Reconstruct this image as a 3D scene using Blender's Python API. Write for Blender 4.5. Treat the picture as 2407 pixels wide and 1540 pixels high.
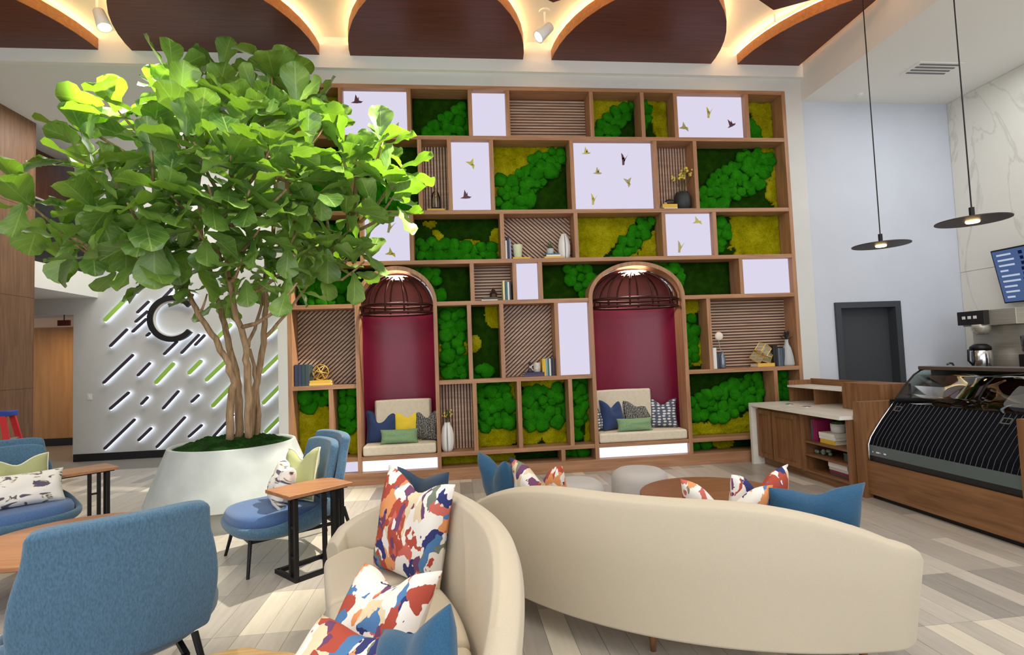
import bpy, bmesh, math, random
from mathutils import Vector, Matrix, Euler, noise
from math import pi, sin, cos, radians, sqrt, atan2
random.seed(7)
C = bpy.context.scene.collection
for o in list(bpy.data.objects): bpy.data.objects.remove(o)
scn = bpy.context.scene

# ------------------------------------------------------------------ camera
def cam_axes(a, b, c):
    base = Matrix(((1,0,0),(0,0,-1),(0,1,0)))
    ry = Matrix(((cos(a),0,-sin(a)),(0,1,0),(sin(a),0,cos(a))))
    rp = Matrix(((1,0,0),(0,cos(b),sin(b)),(0,-sin(b),cos(b))))
    rr = Matrix(((cos(c),-sin(c),0),(sin(c),cos(c),0),(0,0,1)))
    return rr @ rp @ ry @ base
cd = bpy.data.cameras.new('camera'); cam = bpy.data.objects.new('camera', cd); C.objects.link(cam)
cd.sensor_width = 36; cd.lens = 1260/2407*36; cd.clip_start = 0.05
_m = cam_axes(.1085, .0532, -.0374)
_w = Matrix((_m[0], -_m[1], -_m[2])).transposed().to_4x4()
_w.translation = (0, -7.224, 1.6)
cam.matrix_world = _w
scn.camera = cam

# ------------------------------------------------------------------ light
scn.view_settings.view_transform = 'Standard'; scn.view_settings.look = 'None'
scn.view_settings.exposure = 0.0; scn.view_settings.gamma = 1.0; scn.view_settings.use_curve_mapping = False
wd = bpy.data.worlds.new('World'); scn.world = wd; wd.use_nodes = True
wd.node_tree.nodes['Background'].inputs[0].default_value = (.80, .88, 1, 1)
wd.node_tree.nodes['Background'].inputs[1].default_value = .55
def area(name, loc, rot, sx, sy, power, col=(1,1,1), spread=None):
    l = bpy.data.lights.new(name, 'AREA'); l.shape = 'RECTANGLE'; l.size = sx; l.size_y = sy; l.energy = power; l.color = col
    if spread: l.spread = spread
    o = bpy.data.objects.new(name, l); C.objects.link(o); o.location = loc; o.rotation_euler = rot; return o
# daylight through the glazed front behind the camera
area('daylight_front', (-.5, -10.0, 2.9), (radians(90), 0, 0), 13, 5.2, 330, (.93, .96, 1))
# added soft fill light under the tray ceiling, without a real fixture
area('ceiling_fill', (-.6, -5.2, 5.62), (0, 0, 0), 9, 4.2, 230, (1, .95, .87))
area('bar_fill', (6.3, -3.2, 5.15), (0, 0, 0), 1.6, 4.5, 80, (.95, .97, 1))  # added fill that brightens the coffee bar, stands for no lamp there
area('hall_fill', (-4.4, 1.7, 5.48), (0, 0, 0), 3.0, 1.6, 110, (1, .97, .92))  # added fill to lighten the grey sign wall, no actual fixture
area('corridor_downlight', (-8.2, 4.5, 2.58), (0, 0, 0), .8, .8, 26, (1, .72, .42))

# ------------------------------------------------------------------ materials
def lin(c):
    f = lambda u: u/12.92 if u <= .04045 else ((u+.055)/1.055)**2.4
    return tuple(f(x/255) for x in c)
MATS = {}
def mat(name, rgb, rough=.6, metal=0, spec=.5, var=None, scale=(1,1,1), nscale=4, detail=4, bump=0, bscale=None,
        coat=0, trans=0, alpha=1, emit=None, estr=0, world=False, sheen=0, coords='Object', distort=0, sub=0):
    """plain surface: base colour with an optional noise mix towards var, optional bump"""
    if name in MATS: return MATS[name]
    m = bpy.data.materials.new(name); m.use_nodes = True; MATS[name] = m
    nt = m.node_tree; b = nt.nodes['Principled BSDF']; L = nt.links.new
    c = lin(rgb) + (1,)
    b.inputs['Base Color'].default_value = c; b.inputs['Roughness'].default_value = rough; b.inputs['Metallic'].default_value = metal
    b.inputs['Specular IOR Level'].default_value = spec
    if coat: b.inputs['Coat Weight'].default_value = coat; b.inputs['Coat Roughness'].default_value = .08
    if trans: b.inputs['Transmission Weight'].default_value = trans; b.inputs['IOR'].default_value = 1.45
    if sheen: b.inputs['Sheen Weight'].default_value = sheen; b.inputs['Sheen Roughness'].default_value = .5
    if alpha < 1: b.inputs['Alpha'].default_value = alpha
    if emit: b.inputs['Emission Color'].default_value = lin(emit)+(1,); b.inputs['Emission Strength'].default_value = estr
    m.diffuse_color = c
    if var or bump:
        tc = nt.nodes.new('ShaderNodeTexCoord'); mp = nt.nodes.new('ShaderNodeMapping'); mp.inputs['Scale'].default_value = scale
        if world:
            g = nt.nodes.new('ShaderNodeNewGeometry'); L(g.outputs['Position'], mp.inputs['Vector'])
        else: L(tc.outputs[coords], mp.inputs['Vector'])
        n = nt.nodes.new('ShaderNodeTexNoise'); n.inputs['Scale'].default_value = nscale; n.inputs['Detail'].default_value = detail
        n.inputs['Distortion'].default_value = distort
        L(mp.outputs[0], n.inputs['Vector'])
        if var:
            mx = nt.nodes.new('ShaderNodeMix'); mx.data_type = 'RGBA'
            mx.inputs[6].default_value = c; mx.inputs[7].default_value = lin(var)+(1,)
            rp = nt.nodes.new('ShaderNodeValToRGB'); rp.color_ramp.elements[0].position = .33; rp.color_ramp.elements[1].position = .67
            L(n.outputs['Fac'], rp.inputs[0]); L(rp.outputs[0], mx.inputs[0]); L(mx.outputs[2], b.inputs['Base Color'])
        if bump:
            n2 = n
            if bscale:
                n2 = nt.nodes.new('ShaderNodeTexNoise'); n2.inputs['Scale'].default_value = bscale; n2.inputs['Detail'].default_value = 3
                L(mp.outputs[0], n2.inputs['Vector'])
            bp = nt.nodes.new('ShaderNodeBump'); bp.inputs['Strength'].default_value = min(1, bump); bp.inputs['Distance'].default_value = .02 if bump <= 1 else .05
            L(n2.outputs['Fac'], bp.inputs['Height']); L(bp.outputs[0], b.inputs['Normal'])
    return m
def wood(name, rgb, var, axis='z', rough=.45, nscale=3, coat=0, world=True):
    s = {'x': (.6, 9, 9), 'y': (9, .6, 9), 'z': (9, 9, .6)}[axis]
    return mat(name, rgb, rough, var=var, scale=s, nscale=nscale, detail=6, bump=.08, world=world, coat=coat, distort=.6)
def pane_mat(name, tint, ior=1.45):
    """thin sheet of glass: transparent with a Fresnel mirror"""
    if name in MATS: return MATS[name]
    m = bpy.data.materials.new(name); m.use_nodes = True; MATS[name] = m
    nt = m.node_tree; nt.nodes.remove(nt.nodes['Principled BSDF'])
    t = nt.nodes.new('ShaderNodeBsdfTransparent'); t.inputs[0].default_value = lin(tint)+(1,)
    g = nt.nodes.new('ShaderNodeBsdfGlossy'); g.inputs['Roughness'].default_value = .02
    f = nt.nodes.new('ShaderNodeFresnel'); f.inputs[0].default_value = ior
    x = nt.nodes.new('ShaderNodeMixShader'); L = nt.links.new
    L(f.outputs[0], x.inputs[0]); L(t.outputs[0], x.inputs[1]); L(g.outputs[0], x.inputs[2]); L(x.outputs[0], nt.nodes['Material Output'].inputs[0])
    return m
def emis(name, rgb, strength):
    if name in MATS: return MATS[name]
    m = bpy.data.materials.new(name); m.use_nodes = True; MATS[name] = m
    nt = m.node_tree; nt.nodes.remove(nt.nodes['Principled BSDF'])
    e = nt.nodes.new('ShaderNodeEmission'); e.inputs[0].default_value = lin(rgb)+(1,); e.inputs[1].default_value = strength
    nt.links.new(e.outputs[0], nt.nodes['Material Output'].inputs[0]); return m

WAL = lambda ax: wood('walnut_'+ax, (182,136,100), (154,110,78), ax)
WAL_D = lambda ax: wood('walnut_reveal_'+ax, (150,104,72), (122,80,52), ax)
COUNTER_W = lambda ax: wood('counter_walnut_'+ax, (142,100,64), (114,76,44), ax)
M_WALLC = mat('paint_cream', (226,222,214), .85, var=(220,216,208), nscale=1.5)
M_WALLG = mat('paint_grey', (212,212,208), .85, var=(206,206,202), nscale=1.2)
M_WALLB = mat('paint_cool_white', (202,207,217), .85, var=(197,202,212), nscale=1.2)
M_WHITE = mat('white_paint', (236,234,228), .7)
M_BLACK = mat('black_metal', (22,21,22), .45, metal=.3)
M_DKBASE = mat('black_baseboard', (30,28,30), .5)
M_CHROME = mat('chrome', (215,215,215), .18, metal=1)
M_STEEL = mat('brushed_steel', (196,190,176), .36, metal=.55, var=(176,170,158), scale=(1,1,40), nscale=3)
M_GOLD = mat('gold_metal', (226,186,98), .3, metal=.55)

# ------------------------------------------------------------------ mesh helpers
class MB:
    def __init__(s): s.v = []; s.f = []; s.uv = None
    def add(s, vs, fs):
        n = len(s.v); s.v += [tuple(v) for v in vs]; s.f += [tuple(i+n for i in f) for f in fs]; return s
    def box(s, x0, x1, y0, y1, z0, z1):
        return s.add([(x0,y0,z0),(x1,y0,z0),(x1,y1,z0),(x0,y1,z0),(x0,y0,z1),(x1,y0,z1),(x1,y1,z1),(x0,y1,z1)],
                     [(0,3,2,1),(4,5,6,7),(0,1,5,4),(1,2,6,5),(2,3,7,6),(3,0,4,7)])
    def prism(s, poly, axis, a, b):
        """poly: 2D list; axis 'x' -> (y,z), 'y' -> (x,z), 'z' -> (x,y)"""
        P = {'x': lambda p, t: (t, p[0], p[1]), 'y': lambda p, t: (p[0], t, p[1]), 'z': lambda p, t: (p[0], p[1], t)}[axis]
        n = len(poly)
        vs = [P(p, a) for p in poly] + [P(p, b) for p in poly]
        return s.add(vs, [tuple(range(n-1, -1, -1)), tuple(range(n, 2*n))] + [(i, (i+1) % n, n+(i+1) % n, n+i) for i in range(n)])
    def lathe(s, prof, c=(0,0,0), n=24, cap=True):
        """prof: list of (r,z) bottom to top, about a vertical axis"""
        vs = []; fs = []
        for r, z in prof:
            for k in range(n): vs.append((c[0]+r*cos(2*pi*k/n), c[1]+r*sin(2*pi*k/n), c[2]+z))
        for i in range(len(prof)-1):
            for k in range(n): fs.append((i*n+k, i*n+(k+1) % n, (i+1)*n+(k+1) % n, (i+1)*n+k))
        if cap: fs.append(tuple(range(n-1, -1, -1))); fs.append(tuple((len(prof)-1)*n+k for k in range(n)))
        return s.add(vs, fs)
    def tube(s, path, r, n=8, closed=False, cap=True):
        P = [Vector(p) for p in path]; N = len(P); R = r if isinstance(r, (list, tuple)) else [r]*N
        vs = []; fs = []; up = None
        for i in range(N):
            t = (P[(i+1) % N]-P[i-1]) if closed else (P[min(i+1, N-1)]-P[max(i-1, 0)])
            t.normalize()
            if up is None: up = Vector((0,0,1)) if abs(t.z) < .9 else Vector((1,0,0))
            a = t.cross(up)
            if a.length < 1e-4: a = t.cross(Vector((0,1,0)))
            a.normalize(); b = t.cross(a).normalized(); up = -b if False else a.cross(t).normalized()
            for k in range(n): vs.append(P[i] + (a*cos(2*pi*k/n) + up*sin(2*pi*k/n))*R[i])
        M_ = N if closed else N-1
        for i in range(M_):
            j = (i+1) % N
            for k in range(n): fs.append((i*n+k, i*n+(k+1) % n, j*n+(k+1) % n, j*n+k))
        if cap and not closed: fs.append(tuple(range(n-1, -1, -1))); fs.append(tuple((N-1)*n+k for k in range(n)))
        return s.add(vs, fs)
    def grid(s, fn, nu, nv, closeu=False):
        vs = [fn(i/(nu if closeu else nu), j/nv) for j in range(nv+1) for i in range(nu + (0 if closeu else 1))]
        w = nu if closeu else nu+1; fs = []
        for j in range(nv):
            for i in range(nu): fs.append((j*w+i, j*w+(i+1) % w, (j+1)*w+(i+1) % w, (j+1)*w+i))
        return s.add(vs, fs)
    def ball(s, c, r, nu=12, nv=8):
        rx, ry, rz = r if isinstance(r, (tuple, list)) else (r, r, r)
        return s.grid(lambda u, v: (c[0]+rx*sin(pi*v)*cos(2*pi*u), c[1]+ry*sin(pi*v)*sin(2*pi*u), c[2]-rz*cos(pi*v)), nu, nv, True)
    def mesh(s, name, m=None, smooth=False):
        me = bpy.data.meshes.new(name); me.from_pydata(s.v, [], s.f)
        bm = bmesh.new(); bm.from_mesh(me); bmesh.ops.recalc_face_normals(bm, faces=bm.faces); bm.to_mesh(me); bm.free()
        if m: me.materials.append(m)
        if smooth:
            for p in me.polygons: p.use_smooth = True
        me.update(); return me
    def build(s, name, m, parent=None, smooth=False, bevel=0, segs=2, subsurf=0, solid=0, weld=False):
        me = s.mesh(name, m, smooth or bevel > 0 or subsurf > 0)
        o = bpy.data.objects.new(name, me); C.objects.link(o)
        if parent: o.parent = parent
        if weld: o.modifiers.new('weld', 'WELD').merge_threshold = .0005
        if solid: q = o.modifiers.new('solid', 'SOLIDIFY'); q.thickness = solid; q.offset = 0
        if bevel: q = o.modifiers.new('bevel', 'BEVEL'); q.width = bevel; q.segments = segs; q.limit_method = 'ANGLE'; q.angle_limit = radians(35); q.harden_normals = True
        if subsurf: q = o.modifiers.new('sub', 'SUBSURF'); q.levels = subsurf; q.render_levels = subsurf
        return o
def tag(o, label=None, cat=None, group=None, kind=None):
    if label: o['label'] = label
    if cat: o['category'] = cat
    if group: o['group'] = group
    if kind: o['kind'] = kind
    return o
def thing(name, label, cat, loc=(0,0,0), rz=0, group=None):
    o = bpy.data.objects.new(name, None); C.objects.link(o); o.location = loc; o.rotation_euler = (0, 0, rz)
    o.empty_display_size = .1
    return tag(o, label, cat, group)
def inst(name, me, parent=None, loc=(0,0,0), rot=(0,0,0), sc=(1,1,1)):
    o = bpy.data.objects.new(name, me); C.objects.link(o); o.parent = parent
    o.location = loc; o.rotation_euler = rot; o.scale = sc if isinstance(sc, (tuple, list)) else (sc, sc, sc); return o
def struct(o, label=None): o['kind'] = 'structure'; 
def copy_tree(o, parent=None):
    c = o.copy(); C.objects.link(c); c.parent = parent
    for ch in [k for k in bpy.data.objects if k.parent == o]: copy_tree(ch, c)
    return c
def S(mb, name, m, label, **k):
    o = mb.build(name, m, **k); o['kind'] = 'structure'; o['label'] = label; return o

# ================================================================== SETTING
# ---- floor: sub-slab and 15 x 60 cm planks on one regular grid
FLOOR = S(MB().box(-10.6, 7.9, -10.4, 6.2, -.15, -.004), 'floor', mat('floor_joint', (128,122,114), .7), 'grey and cream plank floor of the lobby')
TONES = [((196,188,176),(184,176,164)), ((180,173,163),(168,161,151)), ((204,196,183),(192,184,171)), ((226,217,198),(216,207,188)), ((164,158,150),(152,146,138))]
PL = []
for i, (a, b) in enumerate(TONES):
    m = mat('plank_%d' % i, a, .34, var=b, scale=(14, 1.6, 1), nscale=2.2, detail=5, bump=.03, world=True, spec=.45)
    PL.append(MB().box(.0012, .1488, .0012, .5988, -.012, 0).mesh('plank', m))
rnd = random.Random(11)
LIGHT = {(-1.33,-3.785),(-1.03,-3.785),(-1.93,-3.185),(.47,-4.385),(2.57,-4.985),(2.87,-4.985),(-2.23,-3.185),(.02,-3.785),(-2.38,-2.585)}
def tone(x, y):
    for a, b in LIGHT:
        if abs(x-a) < .02 and abs(y-b) < .02: return 3
    k = int(math.floor(x/.6)) ; t = rnd.random()
    base = (int(math.floor((x+1.33)/.6+.01))*7 + int(round(y/.6))*3) % 3
    base = (0, 2, 1)[base]
    return base if t < .62 else (3 if t > .93 else (4 if t > .84 else rnd.choice((0, 1, 2))))
cells = []
for j in range(-11, 10):
    y = -3.785 + .6*j*1.0
    if y < -10.3 or y > 5.6: continue
    for i in range(-62, 62):
        x = -1.33 + .15*i
        if x < -10.5 or x > 7.7: continue
        cells.append((x, y))
camx, camy = 0, -7.224
def vis(x, y):
    dx, dy = x+.07-camx, y+.3-camy
    if dy < .9: return False
    u = atan2(dx, dy) - .1085
    return abs(u) < radians(45) and y > -5.2
hid = lambda x, y: (x > 4.15) or (y > -.1 and x > -2.2) or (x < -6.9) or ((x-2.05)**2+(y+2.5)**2 < 1.2) 
near = sorted([c for c in cells if vis(*c) and not hid(*c)], key=lambda c: (c[0]**2+(c[1]-camy)**2))
pick = set(near[:290])
rest = MB(); restm = []
for c in cells:
    t = tone(*c)
    if c in pick: inst('plank', PL[t], FLOOR, (c[0], c[1], 0))
    else:
        rest.box(c[0]+.0012, c[0]+.1488, c[1]+.0012, c[1]+.5988, -.012, 0); restm += [t]*6
me = bpy.data.meshes.new('far_planks'); me.from_pydata(rest.v, [], rest.f)
for i in range(5): me.materials.append(MATS['plank_%d' % i])
for p, t in zip(me.polygons, restm): p.material_index = t
fo = bpy.data.objects.new('far_planks', me); C.objects.link(fo); fo.parent = FLOOR; fo['kind'] = 'stuff'

# ---- walls and ceilings
UX0, UX1, UZ = -2.15, 4.96, 5.35
wb = MB()
wb.box(UX1, 5.22, .0, .40, 0, 5.95)                  # strip right of the display wall
wb.box(UX0-.12, UX1, .0, .40, UZ, 5.95)              # strip above
wb.box(UX0, UX1, .345, .40, 2.95, UZ)            # behind it, open at the two niches
for _a, _b in ((UX0, -1.31), (-.19, 1.84), (3.28, UX1)): wb.box(_a, _b, .345, .40, 0, 2.95)
wb.box(UX0-.12, UX0, .0, 3.3, 0, UZ).box(UX0-.12, UX0, .40, 3.3, UZ, 5.53)   # left return of the wall
S(wb, 'wall_back', M_WALLG, 'pale grey wall that frames the tall walnut display wall')
S(MB().box(-10.4, UX1+.26, -.07, .0, 5.53, 5.95), 'trim_1', M_WHITE, 'white bulkhead band running above the display wall')
S(MB().box(-10.4, UX0, .0, 3.5, 5.53, 5.6), 'ceiling_low', mat('low_ceiling_paint', (228,229,226), .9), 'low grey ceiling behind the white bulkhead on the left')
S(MB().box(-10.4, 5.22, -10.4, .0, 5.95, 6.05), 'ceiling', mat('ceiling_white', (238,234,226), .9), 'white tray ceiling above the wooden petals')
S(MB().box(5.22, 7.75, -10.4, .2, 5.2, 5.3).box(5.22, 5.32, -10.4, .0, 5.3, 5.95), 'soffit', M_WHITE, 'white dropped ceiling over the coffee bar')
# bar back wall with the door opening
S(MB().box(5.22, 5.52, .02, .2, 0, 5.2).box(6.55, 7.75, .02, .2, 0, 5.2).box(5.52, 6.55, .02, .2, 2.2, 5.2), 'wall_bar', M_WALLB, 'cool white wall with the charcoal door')
# marble wall: large slabs
mm = bpy.data.materials.new('marble'); mm.use_nodes = True
nt = mm.node_tree; b = nt.nodes['Principled BSDF']; b.inputs['Roughness'].default_value = .3
g = nt.nodes.new('ShaderNodeNewGeometry'); mp = nt.nodes.new('ShaderNodeMapping'); mp.inputs['Rotation'].default_value = (radians(38), 0, 0); mp.inputs['Scale'].default_value = (1, .9, .35)
n1 = nt.nodes.new('ShaderNodeTexNoise'); n1.inputs['Scale'].default_value = 1.7; n1.inputs['Detail'].default_value = 6; n1.inputs['Distortion'].default_value = .9
mt = nt.nodes.new('ShaderNodeMath'); mt.operation = 'SUBTRACT'; mt.inputs[1].default_value = .5
ma = nt.nodes.new('ShaderNodeMath'); ma.operation = 'ABSOLUTE'
rp = nt.nodes.new('ShaderNodeValToRGB'); e = rp.color_ramp.elements
e[0].position = 0; e[0].color = lin((204,200,190))+(1,); e[1].position = .022; e[1].color = lin((222,219,208))+(1,)
L = nt.links.new
L(g.outputs['Position'], mp.inputs[0]); L(mp.outputs[0], n1.inputs['Vector']); L(n1.outputs['Fac'], mt.inputs[0]); L(mt.outputs[0], ma.inputs[0]); L(ma.outputs[0], rp.inputs[0]); L(rp.outputs[0], b.inputs['Base Color'])
WM = S(MB().box(7.62, 7.75, -10.4, .02, 0, 5.2), 'wall_marble', mm, 'veined cream marble wall behind the coffee bar')
for k in range(4):
    for h in range(2):
        MB().box(7.60, 7.62, .018-1.6*(k+1)+.003, .018-1.6*k-.003, h*2.6+.003, h*2.6+2.597).build('marble_slab', mm, WM)
# sign wall with the corridor opening
SW = S(MB().box(-6.87, UX0-.12, 3.3, 3.5, 0, 5.53).box(-9.6, -6.87, 3.3, 3.5, 2.65, 2.95), 'wall_sign', M_WALLG, 'light grey wall with the glowing diagonal bars')
S(MB().box(-6.85, UX0-.12, 3.28, 3.3, 0, .13), 'baseboard_back', M_DKBASE, 'black baseboard under the glowing bars')
M_TAN = mat('corridor_tan', (196,150,100), .6, var=(178,134,88), scale=(6,6,.5), nscale=2)
S(MB().box(-10.4, -6.6, 5.75, 5.85, 0, 2.95).box(-6.87, -6.75, 3.5, 5.75, 0, 2.95), 'wall_corridor', M_TAN, 'tan wall at the end of the lit corridor')
S(MB().box(-10.4, -6.87, 5.72, 5.75, 0, .16), 'baseboard_corridor', M_DKBASE, 'black baseboard in the lit corridor')
S(MB().box(-10.4, -6.75, 3.5, 5.85, 2.62, 2.66), 'ceiling_corridor', M_WHITE, 'low ceiling of the lit corridor')
# wood clad block on the far left, panels
WB = S(MB().box(-10.4, -6.44, -4.0, 1.74, 0, 5.53), 'wall_left', wood('clad_core', (110,76,48), (92,62,38), 'z'), 'tall brown wood clad wall block at the left edge')
M_CLAD = wood('wood_cladding', (126,90,60), (102,70,44), 'z', .5)
for k in range(4):
    for h in range(4):
        MB().box(-6.44, -6.42, 1.738-1.2*(k+1)+.002, 1.738-1.2*k-.002, h*1.3825+.002, h*1.3825+1.3805).build('cladding_panel', M_CLAD, WB)
MB().box(-6.64, -6.42, 1.74, 1.752, 0.002, 5.528).build('cladding_panel', M_CLAD, WB)
# mezzanine
S(MB().box(-10.4, -6.46, -4.0, 3.3, 2.95, 3.36), 'mezzanine_slab', M_WHITE, 'white edge of the mezzanine floor behind the wood block')
S(MB().box(-7.3, -7.16, 1.75, 5.8, 3.36, 5.53), 'wall_mezzanine', wood('mezz_wood', (104,60,34), (84,46,24), 'z'), 'dark brown wood wall on the mezzanine')
S(MB().box(-10.4, -2.3, 5.0, 5.1, 2.95, 5.53), 'wall_hall', M_WALLG, 'plain rear wall behind the sign wall')
gr = thing('glass_railing', 'frameless glass railing with dark base rail along the mezzanine edge', 'railing', (-6.5, 2.5, 3.36))
M_GLASS = pane_mat('clear_glass', (226,236,232))
for k in range(2): MB().box(-.01, .01, -.75+.78*k, 0+.78*k, .05, 1.0).build('glass_panel', M_GLASS, gr)
MB().box(-.03, .03, -.76, .8, 0, .07).build('base_rail', M_BLACK, gr)
MB().tube([(0, -.76, 1.02), (0, .8, 1.02)], .02).build('handrail', M_STEEL, gr)
MB().box(-.03, .03, .74, .8, 0, 1.02).build('end_post', M_BLACK, gr)
es = thing('exit_sign', 'small dark red sign hanging in the corridor opening', 'sign', (-7.0, 3.26, 2.5))
MB().box(-.1, .1, -.02, .02, -.05, .05).build('sign_box', mat('sign_red', (86,28,20), .5), es)
MB().tube([(0,0,.05),(0,0,.15)], .008).build('hanger', M_BLACK, es)
# glazed front behind the camera
wf = MB()
for x in (-10.3, -7, -3.5, 0, 3.5, 7.6): wf.box(x-.08, x+.08, -10.4, -10.25, 0, 5.95)
wf.box(-10.4, 7.7, -10.4, -10.25, 5.6, 5.95).box(-10.4, 7.7, -10.4, -10.25, 2.9, 3.02)
S(wf, 'window_1', M_BLACK, 'black mullions of the glazed shop front behind the viewer')
# vent in the bar ceiling
vt = thing('ceiling_vent', 'white slotted air vent in the bar ceiling beside the pendant cords', 'vent', (6.41, -.95, 5.2))
MB().box(-.32, .32, -.16, .16, -.012, 0).build('frame', M_WHITE, vt)
for k in range(4): MB().box(-.28, .28, -.13+.07*k, -.105+.07*k, -.02, -.012).build('slot', mat('vent_shadow', (110,112,116), .6), vt)
sp = thing('sprinkler_head', 'tiny round sprinkler cap in the bar ceiling near the wall', 'sprinkler', (5.95, -.25, 5.2))
MB().lathe([(.03,-.03),(.045,-.012),(.045,0)], n=14).build('cap', M_WHITE, sp)

# ---- door in the bar wall
M_CHAR = mat('charcoal_door', (58,62,66), .5)
dr = MB().box(5.6, 6.46, .13, .17, 0, 2.115).build('door_1', M_CHAR); dr['kind'] = 'structure'; dr['label'] = 'charcoal grey door with chrome lever in the white bar wall'
MB().box(5.52, 5.60, -.02, .2, 0, 2.2).build('door_frame', M_CHAR, dr)
MB().box(6.46, 6.55, -.02, .2, 0, 2.2).build('door_frame', M_CHAR, dr)
MB().box(5.60, 6.46, -.02, .2, 2.115, 2.2).build('door_frame', M_CHAR, dr)
MB().tube([(6.33,.13,.99),(6.33,.07,.99),(6.32,.06,.99),(6.2,.06,.99)], .014).lathe([(.03,0),(.03,.01)], (6.33,.12,.985), 12).build('lever_handle', M_CHROME, dr, smooth=True)

# ================================================================== CEILING PETALS
M_PET = wood('mahogany_petal', (104,46,26), (84,34,18), 'x', .42)
M_PETE = wood('petal_edge', (176,116,66), (156,98,52), 'x', .5)
M_LED = emis('warm_led', (255,216,150), 30)
def petal_outline(cx, cy, half, xmax=None):
    R, w0 = 2.0, 1.17; tip = sqrt(R*R-(R-w0)**2); pts = []
    n = 18
    ys = [(-tip + 2*tip*k/n) for k in range(n+1)]
    if half: ys = [y for y in ys if y < -1e-6] + [0]
    right = [(cx + sqrt(R*R-y*y)-(R-w0), cy+y) for y in ys]; left = [(cx - sqrt(R*R-y*y)+(R-w0), cy+y) for y in ys]
    pts = right + left[::-1][(0 if half else 1):-1]
    if xmax is not None:
        out = []
        for i, p in enumerate(pts):
            q = pts[(i+1) % len(pts)]
            if p[0] <= xmax: out.append(p)
            if (p[0] <= xmax) != (q[0] <= xmax):
                t = (xmax-p[0])/(q[0]-p[0]); out.append((xmax, p[1]+(q[1]-p[1])*t))
        pts = out
    return pts
def petal(cx, cy, half, label, xmax=None):
    p = thing('ceiling_petal', label, 'ceiling panel', (cx, cy, 5.70), 0, 'wooden petals under the ceiling')
    pts = [(x-cx, y-cy) for x, y in petal_outline(cx, cy, half, xmax)]
    MB().prism(pts, 'z', 0, .006).build('face', M_PET, p)
    MB().prism(pts, 'z', .006, .15).build('edge_band', M_PETE, p)
    c = (sum(x for x, y in pts)/len(pts), sum(y for x, y in pts)/len(pts))
    inn = [(c[0]+(x-c[0])*.93, c[1]+(y-c[1])*.93) for x, y in pts]
    MB().tube([(x, y, .165) for x, y in inn], .009, 6, closed=True).build('led_strip', M_LED, p)
    for a in (-.35, .35): MB().tube([(c[0]+a*.8, c[1], .15), (c[0]+a*.8, c[1], .25)], .012).build('hanger', M_WHITE, p)
for k, lb in enumerate(['wooden petal at the left edge of the ceiling, right of it the brightest spotlight', 'wooden ceiling petal above the fig tree',
                        'wooden ceiling petal between the tree and the white spotlight', 'wooden ceiling petal right of the white spotlight',
                        'wooden ceiling petal cut off by the white soffit']):
    petal(-.095 + 2.735*(k-2), -.02, True, lb, 5.16 if k == 4 else None)
for k, lb in enumerate(['second-row wooden petal above the left seating', 'second-row wooden petal in front of the fig tree', 'second-row wooden petal just showing its tip near the white spotlight',
                        'second-row wooden petal with its tip above the right cells']):
    petal(-.095 + 2.735*(k-1.5), -3.10, False, lb, 5.16 if k == 3 else None)

# ---- track spotlights
def spotlight(mount, head, aim, label, power, size=38):
    t = thing('spotlight', label, 'spotlight', mount)
    m, h = Vector(mount), Vector(head); d = (Vector(aim)-h).normalized()
    MB().lathe([(.07,-.02),(.07,0)], n=18).build('canopy', M_WHITE, t, smooth=False)
    MB().tube([(0,0,0), (0,0,(h-m).z*.5), tuple((h-m)*.9)], .014).build('arm', M_WHITE, t)
    q = d.to_track_quat('Z', 'Y'); 
    b = MB().lathe([(.03,-.16),(.055,-.15),(.065,-.02),(.075,.07),(.068,.075),(.06,.05)], n=20).build('lamp_head', M_WHITE, t, smooth=True)
    b.location = h-m; b.rotation_mode = 'QUATERNION'; b.rotation_quaternion = q
    e = MB().lathe([(.058,.052),(.058,.056)], n=20).build('lens', emis('spot_lens', (255,244,222), 30), t); e.location = h-m; e.rotation_mode = 'QUATERNION'; e.rotation_quaternion = q
    l = bpy.data.lights.new('spot_beam', 'SPOT'); l.energy = power; l.color = (1,.93,.8); l.spot_size = radians(size); l.spot_blend = .5; l.shadow_soft_size = .06
    o = bpy.data.objects.new('spot_beam', l); C.objects.link(o); o.parent = t; o.location = (h-m) + d*.09
    o.rotation_mode = 'QUATERNION'; o.rotation_quaternion = d.to_track_quat('-Z', 'Y')
spotlight((-4.0,-.75,5.95), (-3.72,-1.1,5.42), (-2.6,-1.5,2.6), 'brightly lit white spotlight between the two left ceiling petals', 450, 85)
spotlight((1.27,-.75,5.95), (1.15,-1.15,5.4), (-1.5,-1.6,2.8), 'white spotlight hanging between the two middle ceiling petals', 1900, 62)

# ---- pendants
def pendant(x, y, z, r, label):
    t = thing('pendant_lamp', label, 'pendant lamp', (x, y, z), 0, 'disc pendants over the coffee bar')
    MB().tube([(0,0,.12),(0,0,5.70-z)], .006).build('cord', M_BLACK, t)
    MB().lathe([(.022,.0),(.022,.12)], n=14).build('socket', M_BLACK, t)
    MB().lathe([(r,-.012),(r,-.004),(.03,.012)], n=40).build('disc_shade', mat('bronze_disc', (62,48,44), .45, metal=.2), t, smooth=False)
    MB().lathe([(.05,-.028),(.055,-.02),(.055,-.012)], n=18).build('bulb', emis('pendant_bulb', (255,214,140), 14), t)
pendant(4.92, -1.60, 2.725, .29, 'dark disc pendant lamp with glowing bulb nearer the display wall')
pendant(4.92, -2.70, 2.725, .29, 'dark disc pendant lamp in front of the marble wall')
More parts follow.
